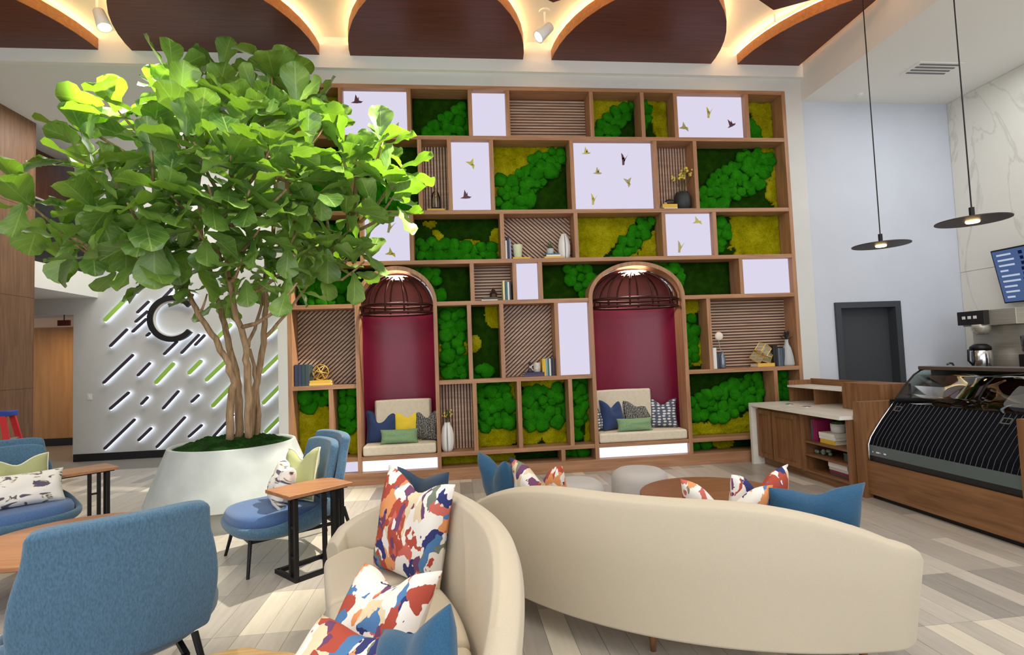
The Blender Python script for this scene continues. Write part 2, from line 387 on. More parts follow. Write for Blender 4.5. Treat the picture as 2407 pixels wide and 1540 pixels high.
# ================================================================== DISPLAY WALL
DW = thing('display_wall', 'tall walnut display wall of open cells with two arched niches', 'shelving', (UX0, 0, 0))
DWI = Matrix.Translation((-UX0, 0, 0))
def part(mb, name, m, parent=DW, **k):
    o = mb.build(name, m, parent, **k)
    o.matrix_parent_inverse = Matrix.Translation(parent.location).inverted(); return o
T = .055; DEP = .32
ARCH = [(-1.289, -.215, -1.24, -.265), (1.865, 3.251, 1.919, 3.198)]
SPR, RISE = 2.36, .497
part(MB().box(UX0, UX0+T, 0, DEP, .155, UZ-.002), 'side_panel', WAL('z'))
part(MB().box(UX1-T, UX1, 0, DEP, .155, UZ-.002), 'side_panel', WAL('z'))
part(MB().box(UX0+T, UX1-T, .001, DEP, UZ-T, UZ-.001), 'top_board', WAL('x'))
part(MB().box(UX0+.002, UX1-.002, -.03, DEP-.01, 0, .155), 'plinth', WAL('x'))
iw = (UX0+T, UX1-T)
segs_low = [(iw[0], ARCH[0][0]), (ARCH[0][1], ARCH[1][0]), (ARCH[1][1], iw[1])]
for z in (4.645, 3.61, 2.93): part(MB().box(iw[0], iw[1], .003, DEP, z-T, z), 'shelf', WAL('x'))
for z in (2.365, 1.31, .36):
    for a, b in segs_low: part(MB().box(a, b, .003, DEP, z-T, z), 'shelf', WAL('x'))
ROWS = {1: (4.645, UZ-T, [-1.421,-.514,.321,.843,2.034,2.78,3.273,4.36]), 2: (3.61, 4.59, [-1.283,-.389,.014,.593,1.719,2.933,3.528]),
        3: (2.93, 3.555, [-1.178,-.525,.703,1.736,3.006,3.763]), 4: (2.365, 2.875, [.27,.85,1.208,4.12]), 5: (1.31, 2.31, [.214,.652,1.406,3.60]),
        6: (.36, 1.255, [-1.617,.252,.853,1.558,4.544]), 7: (.155, .305, [1.424])}
for k, (a, b, xs) in ROWS.items():
    for x in xs: part(MB().box(x-T/2, x+T/2, .006, DEP, a, b), 'divider', WAL('z'))
# back boards, with the arched niches left open
M_BACKB = wood('cell_back', (96,62,40), (78,48,30), 'z', .6)
part(MB().box(UX0, UX1, DEP, DEP+.02, 2.93, UZ), 'back_board', M_BACKB)
for a, b in [(UX0, ARCH[0][0]+.02), (ARCH[0][1]-.02, ARCH[1][0]+.02), (ARCH[1][1]-.02, UX1)]:
    part(MB().box(a, b, DEP, DEP+.02, .0, 2.93), 'back_board', M_BACKB)
# arch frames + niches
def ell(cx, rx, rz, n=28, a0=0, a1=pi): return [(cx+rx*cos(a0+(a1-a0)*k/n), SPR+rz*sin(a0+(a1-a0)*k/n)) for k in range(n+1)]
M_BURG = mat('burgundy_lacquer', (128,28,58), .34, var=(118,24,52), nscale=1.5, spec=.5)
M_DOME = mat('niche_dome', (92,42,40), .4, var=(76,34,32), nscale=2)
M_CREAM = mat('cream_upholstery', (226,214,192), .9, var=(218,205,182), nscale=30, bump=.05, bscale=260)
M_BRONZE = mat('dark_bronze', (66,34,30), .3, metal=.7)
M_BOX = emis('light_panel_glow', (228,222,244), .93)
for ai, (ox0, ox1, ix0, ix1) in enumerate(ARCH):
    cx = (ox0+ox1)/2; orx = (ox1-ox0)/2; irx = (ix1-ix0)/2; th = orx-irx
    out = ell(cx, orx, RISE, 32); inn = ell(cx, irx, RISE-.055, 32)
    vs = []; fs = []
    outer = [(ox1, .155)] + out + [(ox0, .155)]; inner = [(ix1, .155)] + inn + [(ix0, .155)]
    n = len(outer)
    for y in (-.012, .26):
        vs += [(p[0], y, p[1]) for p in outer] + [(p[0], y, p[1]) for p in inner]
    for i in range(n-1):
        fs += [(i, i+1, n+i+1, n+i), (2*n+i, 3*n+i, 3*n+i+1, 2*n+i+1), (i, 2*n+i, 2*n+i+1, i+1), (n+i, n+i+1, 3*n+i+1, 3*n+i)]
    fs += [(0, n, 3*n, 2*n), (n-1, 3*n-1, 4*n-1, 2*n-1)]
    part(MB().add(vs, fs), 'arch_frame', WAL('z'))
    sv_ = []; sf_ = []
    for p_ in out: sv_ += [(p_[0], DEP, p_[1]), (p_[0], DEP, 2.935)]
    for i in range(len(out)-1): sf_.append((2*i, 2*i+1, 2*i+3, 2*i+2))
    part(MB().add(sv_, sf_), 'spandrel_board', M_BACKB, solid=.01)
    # curved lacquered back: half an elliptic cylinder with a dome above
    D0, DD = .26, .34
    nu = 24
    vb = []; fb = []
    zs = [.30, 1.3, 2.30]
    for z in zs:
        for i in range(nu+1):
            a = pi*i/nu; vb.append((cx-irx*cos(a), D0+DD*sin(a)**.8, z))
    for j in range(len(zs)-1):
        for i in range(nu): fb.append((j*(nu+1)+i, j*(nu+1)+i+1, (j+1)*(nu+1)+i+1, (j+1)*(nu+1)+i))
    part(MB().add(vb, fb), 'niche_back', M_BURG, smooth=True)
    vb = []; fb = []; nv = 10
    for j in range(nv+1):
        e = (pi/2)*j/nv
        for i in range(nu+1):
            a = pi*i/nu; vb.append((cx-irx*cos(e)*cos(a), D0+DD*cos(e)*sin(a)**.8, 2.30+(.06 if j else 0)*0+(RISE+.005)*sin(e)))
    for j in range(nv):
        for i in range(nu): fb.append((j*(nu+1)+i, j*(nu+1)+i+1, (j+1)*(nu+1)+i+1, (j+1)*(nu+1)+i))
    part(MB().add(vb, fb), 'niche_dome', M_DOME, smooth=True)
    part(MB().box(ix0, ix1, .0, .6, .305, .36), 'seat_board', WAL('x'))
    pa = part(MB().box(ix0, ix1, .06, .08, .16, .30), 'seat_light', emis('seat_light_glow', (240,236,255), 1.25))
    # round light at the crown
    part(MB().lathe([(.0,2.715),(.15*irx/.49,2.715),(.15*irx/.49,2.735),(0,2.735)], (cx, .16, 0), 24, cap=False), 'niche_light', emis('niche_lamp', (255,236,205), 6))
    l = bpy.data.lights.new('niche_beam', 'AREA'); l.shape = 'DISK'; l.size = .3; l.energy = 6; l.color = (1,.9,.78)
    lo = bpy.data.objects.new('niche_beam', l); C.objects.link(lo); lo.location = (cx, .16, 2.70); lo.parent = DW; lo.matrix_parent_inverse = Matrix.Translation(DW.location).inverted()
    # birdcage dome: ribs and two rings
    cg = thing('birdcage_dome', ['bronze birdcage dome in the left arched niche', 'bronze birdcage dome in the wider right arched niche'][ai], 'cage', (cx, .12, 2.23), 0, 'birdcage domes in the niches')
    rx, ry = irx-.02, .30
    for k, z in enumerate((0, .105)):
        MB().tube([(rx*cos(2*pi*i/40), ry*sin(2*pi*i/40), z) for i in range(40)], .019, 8, closed=True).build('ring', M_BRONZE, cg, smooth=True)
    for k in range(12):
        a = 2*pi*(k+.5)/12; pth = [(rx*cos(a), ry*sin(a), -.02), (rx*cos(a), ry*sin(a), .105)]
        for j in range(1, 9):
            e = (pi/2)*j/8*.93; pth.append((rx*cos(a)*cos(e), ry*sin(a)*cos(e), .105+.40*sin(e)))
        MB().tube(pth, .0125, 6).build('rib', M_BRONZE, cg, smooth=True)
    # seat cushion and backrest
    nm = ['left', 'right'][ai]
    sc = thing('bench_cushion', 'cream seat cushion on the bench of the %s arched niche' % ['narrow left', 'wide right'][ai], 'cushion', (cx, .24, .36), 0, 'cream cushions of the niches')
    MB().box(-irx+.012, irx-.012, -.25, .30, .002, .135).build('pad', M_CREAM, sc, bevel=.03, segs=4)
    bx = [(-1.1,-.35),(1.97,2.80)][ai]
    bc = thing('back_cushion', 'cream upholstered backrest panel in the %s arched niche' % ['narrow left', 'wide right'][ai], 'backrest', ((bx[0]+bx[1])/2, .47, .5), 0, 'cream backrests of the niches')
    w = (bx[1]-bx[0])/2
    MB().grid(lambda u, v: (-w+2*w*u, (-.05 if True else 0)-.0*(u-.5)**2+.10*(abs(2*u-1))**2*-1, v*.56), 10, 4).build('pad', M_CREAM, bc, solid=.09, bevel=.025, segs=3)

# ---- moss
def moss_mat(name, a, b, c, scale, bump=1.0):
    m = bpy.data.materials.new(name); m.use_nodes = True; MATS[name] = m
    nt = m.node_tree; p = nt.nodes['Principled BSDF']; p.inputs['Roughness'].default_value = .95; p.inputs['Specular IOR Level'].default_value = .04
    g = nt.nodes.new('ShaderNodeNewGeometry'); n = nt.nodes.new('ShaderNodeTexNoise'); n.inputs['Scale'].default_value = scale; n.inputs['Detail'].default_value = 8; n.inputs['Roughness'].default_value = .7
    n2 = nt.nodes.new('ShaderNodeTexNoise'); n2.inputs['Scale'].default_value = scale*.12; n2.inputs['Detail'].default_value = 3
    r = nt.nodes.new('ShaderNodeValToRGB'); e = r.color_ramp.elements; e[0].position = .3; e[0].color = lin(a)+(1,); e[1].position = .72; e[1].color = lin(c)+(1,)
    k = e.new(.5); k.color = lin(b)+(1,)
    mx = nt.nodes.new('ShaderNodeMath'); mx.operation = 'MULTIPLY_ADD'; mx.inputs[1].default_value = .45; 
    L = nt.links.new; L(g.outputs['Position'], n.inputs['Vector']); L(g.outputs['Position'], n2.inputs['Vector'])
    ad = nt.nodes.new('ShaderNodeMath'); ad.operation = 'MULTIPLY'; ad.inputs[1].default_value = .55
    L(n.outputs['Fac'], ad.inputs[0]); L(n2.outputs['Fac'], mx.inputs[0]); L(ad.outputs[0], mx.inputs[2]); L(mx.outputs[0], r.inputs[0]); L(r.outputs[0], p.inputs['Base Color'])
    bp = nt.nodes.new('ShaderNodeBump'); bp.inputs['Strength'].default_value = bump; bp.inputs['Distance'].default_value = .03
    L(n.outputs['Fac'], bp.inputs['Height']); L(bp.outputs[0], p.inputs['Normal'])
    return m
MO_D = moss_mat('moss_dark', (20,44,4), (32,66,8), (50,90,16), 80, .8)
MO_G = moss_mat('moss_bright', (20,84,8), (36,122,14), (62,156,26), 70, .55)
MO_L = moss_mat('moss_lime', (112,112,2), (172,166,12), (216,208,48), 46, 1.0)
rm = random.Random(3)
def mound_mesh(seed):
    bm = bmesh.new(); bmesh.ops.create_icosphere(bm, subdivisions=2, radius=1)
    for v in bm.verts:
        n = noise.noise(v.co*1.5+Vector((seed*7.3, 0, 0)))*.30+noise.noise(v.co*4+Vector((seed*3.3, 5, 0)))*.10
        v.co = Vector((v.co.x*(1+n), v.co.y*(.42+.6*n), v.co.z*(1+n)))
    bmesh.ops.delete(bm, geom=[v for v in bm.verts if v.co.y > .3], context='VERTS')
    me = bpy.data.meshes.new('moss_mound'); bm.to_mesh(me); bm.free(); me.materials.append(MO_G)
    for p in me.polygons: p.use_smooth = True
    return me
MOUND = [mound_mesh(s) for s in range(4)]
def blob(*cs):      # union of ellipses (cu,cv,ru,rv), positive inside
    return lambda u, v: max(1-((u-a)/c)**2-((v-b)/d)**2 for a, b, c, d in cs)
def band(u0, v0, u1, v1, w):  # thick line
    def f(u, v):
        dx, dy = u1-u0, v1-v0; t = max(0, min(1, ((u-u0)*dx+(v-v0)*dy)/(dx*dx+dy*dy)))
        return w-sqrt((u-u0-t*dx)**2+(v-v0-t*dy)**2)
    return f
def half(a, b, c): return lambda u, v: a*u+b*v-c
def uni(*fs): return lambda u, v: max(f(u, v) for f in fs)
def isec(*fs): return lambda u, v: min(f(u, v) for f in fs)
ALL = lambda u, v: 1
def moss(x0, x1, z0, z1, label, lime=None, green=None, arch=None):
    t = thing('moss_panel', label, 'moss panel', ((x0+x1)/2, DEP, z0), 0, 'preserved moss panels in the display wall')
    inv = Matrix.Translation(t.location).inverted()
    w, h = x1-x0, z1-z0
    def free(x, z, r=0):
        if not arch: return True
        for i in arch:
            ox0, ox1 = ARCH[i][:2]; cx = (ox0+ox1)/2; rx = (ox1-ox0)/2-.03+r
            if z < SPR and abs(x-cx) < rx: return False
            if z >= SPR and ((x-cx)/rx)**2+((z-SPR)/(RISE-.03+r))**2 < 1: return False
        return True
    def sheet(step, y, amp, mask, name, m, freq, thick):
        nu, nv = max(2, round(w/step)), max(2, round(h/step)); mb = MB(); idx = {}
        def vid(i, j):
            if (i, j) not in idx:
                x = x0+w*i/nu; z = z0+h*j/nv
                e = 1
                n = noise.noise(Vector((x*freq, 3.1, z*freq)))+.5*noise.noise(Vector((x*freq*2.7, 9.1, z*freq*2.7)))
                idx[(i, j)] = len(mb.v); mb.v.append((min(x1-.002, max(x0+.002, x+(n*.006 if mask else 0))), y-amp*n, z))
            return idx[(i, j)]
        edge = {}
        for j in range(nv):
            for i in range(nu):
                u, v = (i+.5)/nu, (j+.5)/nv; x, z = x0+w*u, z0+h*v
                jit = .10*noise.noise(Vector((x*9, 1.7, z*9)))+.05*noise.noise(Vector((x*25, 5.7, z*25)))
                if (mask is None or mask(u, v)+jit*(1 if mask is not ALL else 0) > 0) and free(x, z):
                    q = (vid(i, j), vid(i+1, j), vid(i+1, j+1), vid(i, j+1)); mb.f.append(q)
                    for k in range(4):
                        a, b = q[k], q[(k+1) % 4]
                        if (b, a) in edge: del edge[(b, a)]
                        else: edge[(a, b)] = 1
        if not mb.f: return
        back = {}
        for a, b in edge:       # skirt so that the patch has thickness
            for c in (a, b):
                if c not in back: back[c] = len(mb.v); p = mb.v[c]; mb.v.append((p[0], p[1]+thick, p[2]))
            mb.f.append((b, a, back[a], back[b]))
        o = mb.build(name, m, t, smooth=True); o.matrix_parent_inverse = inv; o['kind'] = 'stuff'
    sheet(.06, DEP-.035, .008, None, 'flat_moss', MO_D, 14, .03)
    if lime: sheet(.022, DEP-.065, .022, lime, 'lime_moss', MO_L, 22, .045)
    if green:
        sheet(.035, DEP-.055, .012, green, 'green_moss', MO_G, 18, .03)
        pts = []
        tries = int(w*h*2600)
        for _ in range(tries):
            u, v = rm.random(), rm.random(); x, z = x0+w*u, z0+h*v
            r = rm.uniform(.06, .115)
            if green(u, v) > 0 and x-x0 > r*.8 and x1-x > r*.8 and z-z0 > r*.7 and z1-z > r*.8 and free(x, z, r*.7) and all((x-a)**2+(z-b)**2 > (.60*(r+c))**2 for a, b, c in pts):
                pts.append((x, z, r))
        for x, z, r in pts:
            o = inst('moss_mound', rm.choice(MOUND), t, (x, DEP-.075-rm.uniform(0,.03), z), (0, rm.uniform(0, 6.28), 0), (r*rm.uniform(.95,1.1), r*1.0, r)); o.matrix_parent_inverse = inv
    return t
H = T/2
r = ROWS
def cell(row, i, nx0=None, nx1=None):
    a, b, xs = r[row]; e = [iw[0]-H] + xs + [iw[1]+H]
    return ((nx0 if nx0 is not None else e[i]+H), (nx1 if nx1 is not None else e[i+1]-H), a, b)
mc = lambda *a, **k: tuple(cell(*a, **k))
moss(*mc(1,0), 'lime moss panel filling the top left corner cell', lime=ALL)
moss(*mc(1,2), 'dark moss panel with a bright clump in its lower right, top row', green=blob((.78,.22,.5,.42),(.9,.5,.25,.3)))
moss(*mc(1,5), 'moss panel with lime corner and diagonal green band, top row right of the slats', lime=half(-1,1.05,.12), green=band(.2,.12,.8,.85,.17))
moss(*mc(1,6), 'narrow moss panel, green left and lime right, beside the top row bird panel', lime=half(1.2,.45,.78), green=blob((.15,.75,.35,.35)))
moss(*mc(1,8), 'small top right corner moss panel, lime with green foot', lime=half(1,.25,.52), green=blob((.3,.2,.32,.25)))
moss(*mc(2,0), 'dark moss panel behind the tree crown, second row far left', green=blob((.4,.3,.5,.4)))
moss(*mc(2,1), 'dark moss panel with a bright foot beside the glass cloche cell', green=blob((.3,.15,.5,.28)))
moss(*mc(2,4), 'square moss panel with lime top left and thick green diagonal, second row centre', lime=isec(half(-.9,1,.18)), green=uni(band(.08,.1,.85,.88,.16), blob((.25,.3,.3,.25))))
moss(*mc(2,7), 'large dark moss panel with broad green diagonal and lime right edge', lime=isec(half(1,.12,.93), half(0,1,.02)), green=uni(band(.15,.12,.8,.8,.17), blob((.5,.45,.3,.22))))
moss(*mc(3,0), 'dark moss panel half hidden by the tree, third row far left', green=blob((.6,.4,.4,.5)))
moss(*mc(3,2), 'wide moss panel with a lime V and bright green floor, third row', lime=uni(band(.15,.9,.3,.55,.05), band(.3,.55,.5,.35,.06), band(.5,.4,.7,.45,.09), band(.7,.4,.8,.25,.06), blob((.97,.4,.09,.4))), green=isec(half(-.15,-1,-.5), half(0,1,-1)))
moss(*mc(3,4), 'lime moss panel crossed by a green diagonal, above the right arch', lime=lambda u, v: min(1, abs((u-.72)-(v-.5)*.5)-.16) if True else 1, green=band(.52,.06,.9,.9,.10))
moss(*mc(3,6), 'moss panel, dark green left and lime right, third row far right', lime=half(1,0,.3), green=blob((.12,.55,.13,.45)))
moss(*mc(4,0,None,-.755), 'dark moss panel left of the left arch crown', green=blob((.3,.4,.3,.5)), arch=[0])
moss(*mc(4,0,-.745,None), 'moss panel right of the left arch crown with bright inner edge', green=half(-1,-.1,-.62), arch=[0])
moss(*mc(4,3), 'long dark moss panel wrapped round the right arch crown', green=blob((.2,.75,.07,.4),(.25,.4,.06,.4),(.62,.8,.05,.4),(.68,.6,.05,.4)), arch=[1])
moss(*mc(5,0,ARCH[0][1],None), 'tall green moss panel right of the left arch with lime bits', lime=blob((.08,.38,.2,.1),(.85,.42,.22,.09),(.2,.05,.3,.05)), green=half(0,1,-1))
moss(*mc(5,1), 'tall dark moss panel with lime top corner between the arches', lime=blob((.85,.9,.35,.22),(.1,.48,.25,.12)), green=blob((.2,.07,.4,.08)))
moss(*mc(5,3,ARCH[1][1],None), 'narrow tall moss panel right of the right arch', lime=blob((.55,.92,.6,.12),(.75,.25,.35,.22)), green=blob((.3,.4,.5,.42)))
moss(*mc(6,0), 'lime and green moss panel at the lower left corner', lime=blob((.4,.15,.75,.7)), green=half(0,1,.75))
moss(*mc(6,1,None,ARCH[0][0]), 'narrow green moss panel left of the left niche bench', lime=blob((.9,.15,.5,.25)), green=half(-.3,1,.15))
moss(*mc(6,2), 'green moss panel with lime base, right of the white striped vase', lime=uni(blob((.25,.12,.4,.16),(.7,.14,.4,.14)), blob((.95,.75,.15,.25))), green=half(0,1,.28))
moss(*mc(6,3), 'green moss panel with lime top and base, lower centre', lime=uni(blob((.5,.97,.5,.13)), blob((.15,.22,.35,.25),(.8,.15,.35,.2))), green=isec(half(0,1,.3), half(0,-1,-.85)))
moss(*mc(6,4,1.558+H,ARCH[1][0]), 'slim green moss panel left of the right niche bench', lime=half(1,-.4,.68), green=half(-.6,1,-.1))
moss(*mc(6,4,ARCH[1][1],4.544-H), 'wide moss panel with green hill over a lime base by the counter', lime=half(0.1,-1,-.2), green=isec(uni(blob((.3,.35,.35,.3)), band(.15,.35,.85,.7,.2)), half(-.1,1,.22)))
moss(*mc(6,5), 'small moss panel tucked behind the counter riser', green=half(0,1,.1))
moss(ARCH[0][1], 1.424-H, .155, .305, 'low lime and dark moss strip along the base between the niches', lime=half(-1,0,-.62))
moss(1.424+H, ARCH[1][0], .155, .305, 'short low green moss strip left of the right bench light', green=half(0,1,.1))
moss(ARCH[1][1], iw[1], .155, .305, 'low moss strip along the base right of the right niche', lime=blob((.35,.5,.1,.5)), green=half(-1,0,-.2))

# ---- light boxes with birds
BIRDS = []
def bird_mesh(polys, name):
    mb = MB()
    for p in polys: mb.prism(p, 'y', -.004, .004)
    return mb
B_UP = [[(-.075,-.02),(-.03,.0),(.03,.012),(.07,.0),(.085,.006),(.06,-.02),(.0,-.026)], [(-.03,.0),(-.012,.1),(.02,.03),(.02,.005)], [(-.005,.0),(.03,.065),(.03,.005)]]
B_Y = [[(-.02,-.10),(.012,-.10),(.022,-.02),(.02,.02),(-.02,.02)], [(-.02,-.02),(-.03,.095),(.0,.06),(.022,.0)], [(.0,-.03),(.085,.075),(.05,.02),(.02,-.045)]]
B_V = [[(-.08,.01),(-.02,.02),(.03,-.005),(.05,-.02),(.0,-.03),(-.03,-.015)], [(-.02,.01),(.02,.085),(.035,.0)], [(.0,-.01),(.05,-.08),(.06,-.02),(.03,.0)]]
BIRD_M = {'d': mat('bird_plum', (96,56,72), .6), 'o': mat('bird_olive', (178,172,112), .6), 'l': mat('bird_lime', (200,194,96), .6)}
BM = {}
def light_box(x0, x1, z0, z1, label, birds=()):
    t = thing('light_box', label, 'light box', ((x0+x1)/2, .10, z0), 0, 'glowing white panels of the display wall')
    w = (x1-x0)/2; h = z1-z0
    MB().box(-w, w, 0, .015, 0, h).build('diffuser', M_BOX, t)
    MB().box(-w, w, .015, .20, 0, h).build('housing', M_WHITE, t)
    for fx, fz, kind, col, rot, sc in birds:
        key = (kind, col)
        if key not in BM: BM[key] = bird_mesh({'u': B_UP, 'y': B_Y, 'v': B_V}[kind], 'bird').mesh('bird', BIRD_M[col])
        inst('bird', BM[key], t, (fx-(x0+x1)/2, -.008, fz-z0), (0, rot, 0), sc)
def pb(px, pz): return px, pz
# bird positions in metres on the wall
light_box(*mc(1,1), 'glowing panel with one dark and one olive bird, top row', [(-1.22,5.15,'u','d',0,1.0),(-.70,4.80,'v','o',.3,.9)])
light_box(*mc(1,3), 'plain small glowing panel in the top row left of the slats')
light_box(*mc(1,7), 'glowing panel with three birds near the top right corner', [(3.42,4.83,'v','o',-.3,.95),(3.81,5.06,'y','l',0,.85),(4.15,4.87,'u','d',-.4,.95)])
light_box(*mc(2,3), 'tall glowing panel with a lime bird above a plum bird', [(.31,4.29,'v','l',.2,.95),(.22,3.82,'u','d',0,1.0)])
light_box(*mc(2,5), 'largest glowing panel with five birds', [(1.95,4.45,'u','l',3.3*0,.85),(2.49,4.36,'y','d',0,.9),(2.10,4.16,'u','o',.1,.85),(2.54,4.03,'v','o',.5,.95),(2.02,3.78,'y','l',0,.85)])
light_box(*mc(3,1), 'glowing panel with two birds beside the tree crown', [(-.82,3.42,'y','o',.2,.9),(-.82,3.05,'v','l',-.3,.95)])
light_box(*mc(3,5), 'glowing panel with two birds in the third row right', [(3.54,3.44,'v','l',-.5,.9),(3.26,3.08,'y','o',.1,.9)])
light_box(*mc(4,2), 'small plain glowing panel in the middle of the fourth row')
light_box(*mc(4,4), 'plain wide glowing panel in the fourth row at the right end')
light_box(*mc(5,3,1.406+H,ARCH[1][0]), 'tall plain glowing panel left of the right arch')
light_box(iw[0], ARCH[0][0], .16, .305, 'low glowing strip at the base left of the left niche')

# ---- slat panels
M_SLAT = wood('slat_walnut', (196,166,144), (168,136,114), 'x', .5); M_SLATB = wood('slat_back', (104,72,54), (86,58,42), 'x', .6)
def clip_rect(poly, x0, x1, z0, z1):
    for ax, lim, sg in ((0, x0, 1), (0, x1, -1), (1, z0, 1), (1, z1, -1)):
        out = []
        for i, p in enumerate(poly):
            q = poly[(i+1) % len(poly)]; a = (p[ax]-lim)*sg; b_ = (q[ax]-lim)*sg
            if a >= 0: out.append(p)
            if (a >= 0) != (b_ >= 0):
                t = a/(a-b_); out.append((p[0]+(q[0]-p[0])*t, p[1]+(q[1]-p[1])*t))
        poly = out
        if len(poly) < 3: return []
    return poly
def slats(x0, x1, z0, z1, ang, label, pitch=.042, wd_=.024):
    t = thing('slat_panel', label, 'slat panel', ((x0+x1)/2, .29, z0), 0, 'walnut slat panels of the display wall')
    w = (x1-x0)/2; h = z1-z0
    MB().box(-w, w, 0, .03, 0, h).build('backing', M_SLATB, t)
    d = (cos(ang), sin(ang)); nrm = (-d[1], d[0]); c = (0, h/2); Lh = sqrt(w*w+h*h/4)+.05
    k = -int(Lh/pitch)-1
    while k*pitch < Lh:
        o = k*pitch; k += 1
        P = [(c[0]+d[0]*a+nrm[0]*b_, c[1]+d[1]*a+nrm[1]*b_) for a, b_ in ((-Lh, o-wd_/2), (Lh, o-wd_/2), (Lh, o+wd_/2), (-Lh, o+wd_/2))]
        q = clip_rect(P, -w+.004, w-.004, .004, h-.004)
        if len(q) >= 3 and abs(sum(q[i][0]*q[(i+1)%len(q)][1]-q[(i+1)%len(q)][0]*q[i][1] for i in range(len(q)))) > .0006:
            MB().prism(q, 'y', -.03, 0).build('slat', M_SLAT, t)
slats(*mc(1,4), 0, 'horizontal walnut slat panel in the top row')
slats(*mc(2,2), pi/2, 'vertical walnut slat panel behind the glass cloche')
slats(*mc(2,6), pi/2, 'vertical walnut slat panel behind the black flower vase')
slats(*mc(3,3), -radians(42), 'diagonal slat panel falling to the right behind the mint cup')
slats(*mc(4,1), 0, 'small horizontal slat panel behind the pagoda lantern')
slats(*mc(5,0,None,ARCH[0][0]), radians(42), 'diagonal slat panel behind the gold sphere, left of the left arch')
slats(*mc(5,2), radians(42), 'diagonal slat panel behind the yellow and teal books')
slats(*mc(5,4), 0, 'wide horizontal slat panel behind the gold cubes')
slats(*mc(6,2,ARCH[0][1],.252-H), pi/2, 'vertical slat panel behind the white striped vase')
# ================================================================== BOOKS AND DECOR ON THE SHELVES
M_PAGE = mat('book_pages', (238,230,212), .8)
def book(loc, thick, height, depth, rgb, label, pose='stand', rz=0, group=None, lean=0):
    """stand: spine towards -y, thick along x. flat: lying, spine towards -y, thick along z"""
    t = thing('book', label, 'book', loc, rz, group)
    key = 'book_%d_%d_%d' % rgb; m = mat(key, rgb, .55)
    c = .004
    if pose == 'stand':
        MB().box(-thick/2, -thick/2+c, 0, depth, 0, height).box(thick/2-c, thick/2, 0, depth, 0, height).box(-thick/2, thick/2, -c, 0, 0, height).build('cover', m, t)
        MB().box(-thick/2+c, thick/2-c, 0, depth-.006, .005, height-.005).build('pages', M_PAGE, t)
        t.rotation_euler = (0, lean, rz)
    else:
        MB().box(-height/2, height/2, 0, depth, 0, c).box(-height/2, height/2, 0, depth, thick-c, thick).box(-height/2, height/2, -c, 0, 0, thick).build('cover', m, t)
        MB().box(-height/2+.006, height/2-.006, 0, depth-.006, c, thick-c).build('pages', M_PAGE, t)
    return t
YEL = (226,184,62); NAVY = (44,58,84); TEAL = (70,110,124); WHT = (232,230,224); DKB = (40,44,56)
M_WCER = mat('white_ceramic', (238,236,232), .35); M_GREYST = mat('grey_stripe', (150,152,154), .5)
M_LEAFS = mat('small_leaf', (44,78,34), .6, var=(66,104,44), nscale=20)
M_BLOOM = mat('yellow_bloom', (226,206,96), .7); M_STEM = mat('twig', (96,88,40), .7)
def vase(loc, s, label, flowers=False):
    t = thing('vase', label, 'vase', loc, 0, 'white ribbed vases with a grey stripe')
    prof = [(.055,0),(.075,.03),(.088,.12),(.088,.2),(.07,.29),(.045,.335),(.04,.36),(.034,.36),(.03,.33)]
    def fn(u, v):
        k = v*(len(prof)-1); i = min(int(k), len(prof)-2); f = k-i
        rr = prof[i][0]*(1-f)+prof[i+1][0]*f; z = prof[i][1]*(1-f)+prof[i+1][1]*f
        a = 2*pi*u; rr *= 1-.045*abs(cos(4*a)) 
        return (rr*cos(a)*s, rr*sin(a)*s, z*s)
    MB().grid(fn, 48, 16, True).build('body', M_WCER, t, smooth=True)
    MB().grid(lambda u, v: (lambda p: (p[0]*1.0+0*u, p[1]-.003, p[2]))(fn(.75+(u-.5)*.035, v*.85)), 3, 14).build('stripe', M_GREYST, t, solid=.003)
    if flowers:
        sprig(t, (0,0,.35*s), 9, .2, M_BLOOM)
    return t
def sprig(t, base, n, h, bloom, leaves=True, seed=1, spread=.5, r=.012):
    q = random.Random(seed)
    for k in range(n):
        a = q.uniform(0, 2*pi); e = q.uniform(.1, spread); L_ = h*q.uniform(.6, 1.0)
        tip = Vector(base)+Vector((cos(a)*sin(e), sin(a)*sin(e)*.6, cos(e)))*L_
        MB().tube([base, tuple((Vector(base)+tip)/2+Vector((0,0,.01))), tuple(tip)], .002, 5).build('stem', M_STEM, t)
        if k % 2 == 0 or not leaves:
            mb = MB()
            for j in range(4):
                p = tip+Vector((q.uniform(-.02,.02), q.uniform(-.02,.02), q.uniform(-.05,.01)))
                mb.ball(p, q.uniform(r*.7, r*1.2), 7, 5)
            mb.build('blossom', bloom, t, smooth=True)
        else:
            mb = MB()
            for j in range(5):
                p = Vector(base).lerp(tip, .35+.14*j); d = Vector((q.uniform(-1,1), q.uniform(-1,1), q.uniform(.2,1))).normalized()*.05
                s = d.cross(Vector((0,0,1))).normalized()*.012
                mb.add([p, p+d*.5+s, p+d, p+d*.5-s], [(0,1,2,3)])
            mb.build('leaf', M_LEAFS, t)
SH = {'r2': 3.61, 'r3': 2.93, 'r4': 2.365, 'r5': 1.31, 'r6': .36}
# row 2: cloche
x = -.19
book((x, .04, 3.612), .03, .24, .18, YEL, 'yellow book under the glass cloche', 'flat')
cl = thing('glass_cloche', 'clear glass cloche on a dark base standing on a yellow book', 'cloche', (x, .13, 3.643))
MB().lathe([(.07,0),(.075,.01),(.07,.025),(.0,.026)], n=20).build('base', mat('dark_wood_base', (52,34,26), .5), cl, smooth=True)
MB().lathe([(.06,.026),(.06,.18),(.045,.24),(.012,.275),(.014,.30),(.0,.305)], n=20, cap=False).build('dome', pane_mat('cloche_glass', (248,250,248)), cl, smooth=True)
MB().tube([(0,0,.026),(.005,0,.10),(-.004,0,.19)], .006, 6).ball((0,0,.2), .016, 8, 6).build('figure', M_GOLD, cl, smooth=True)
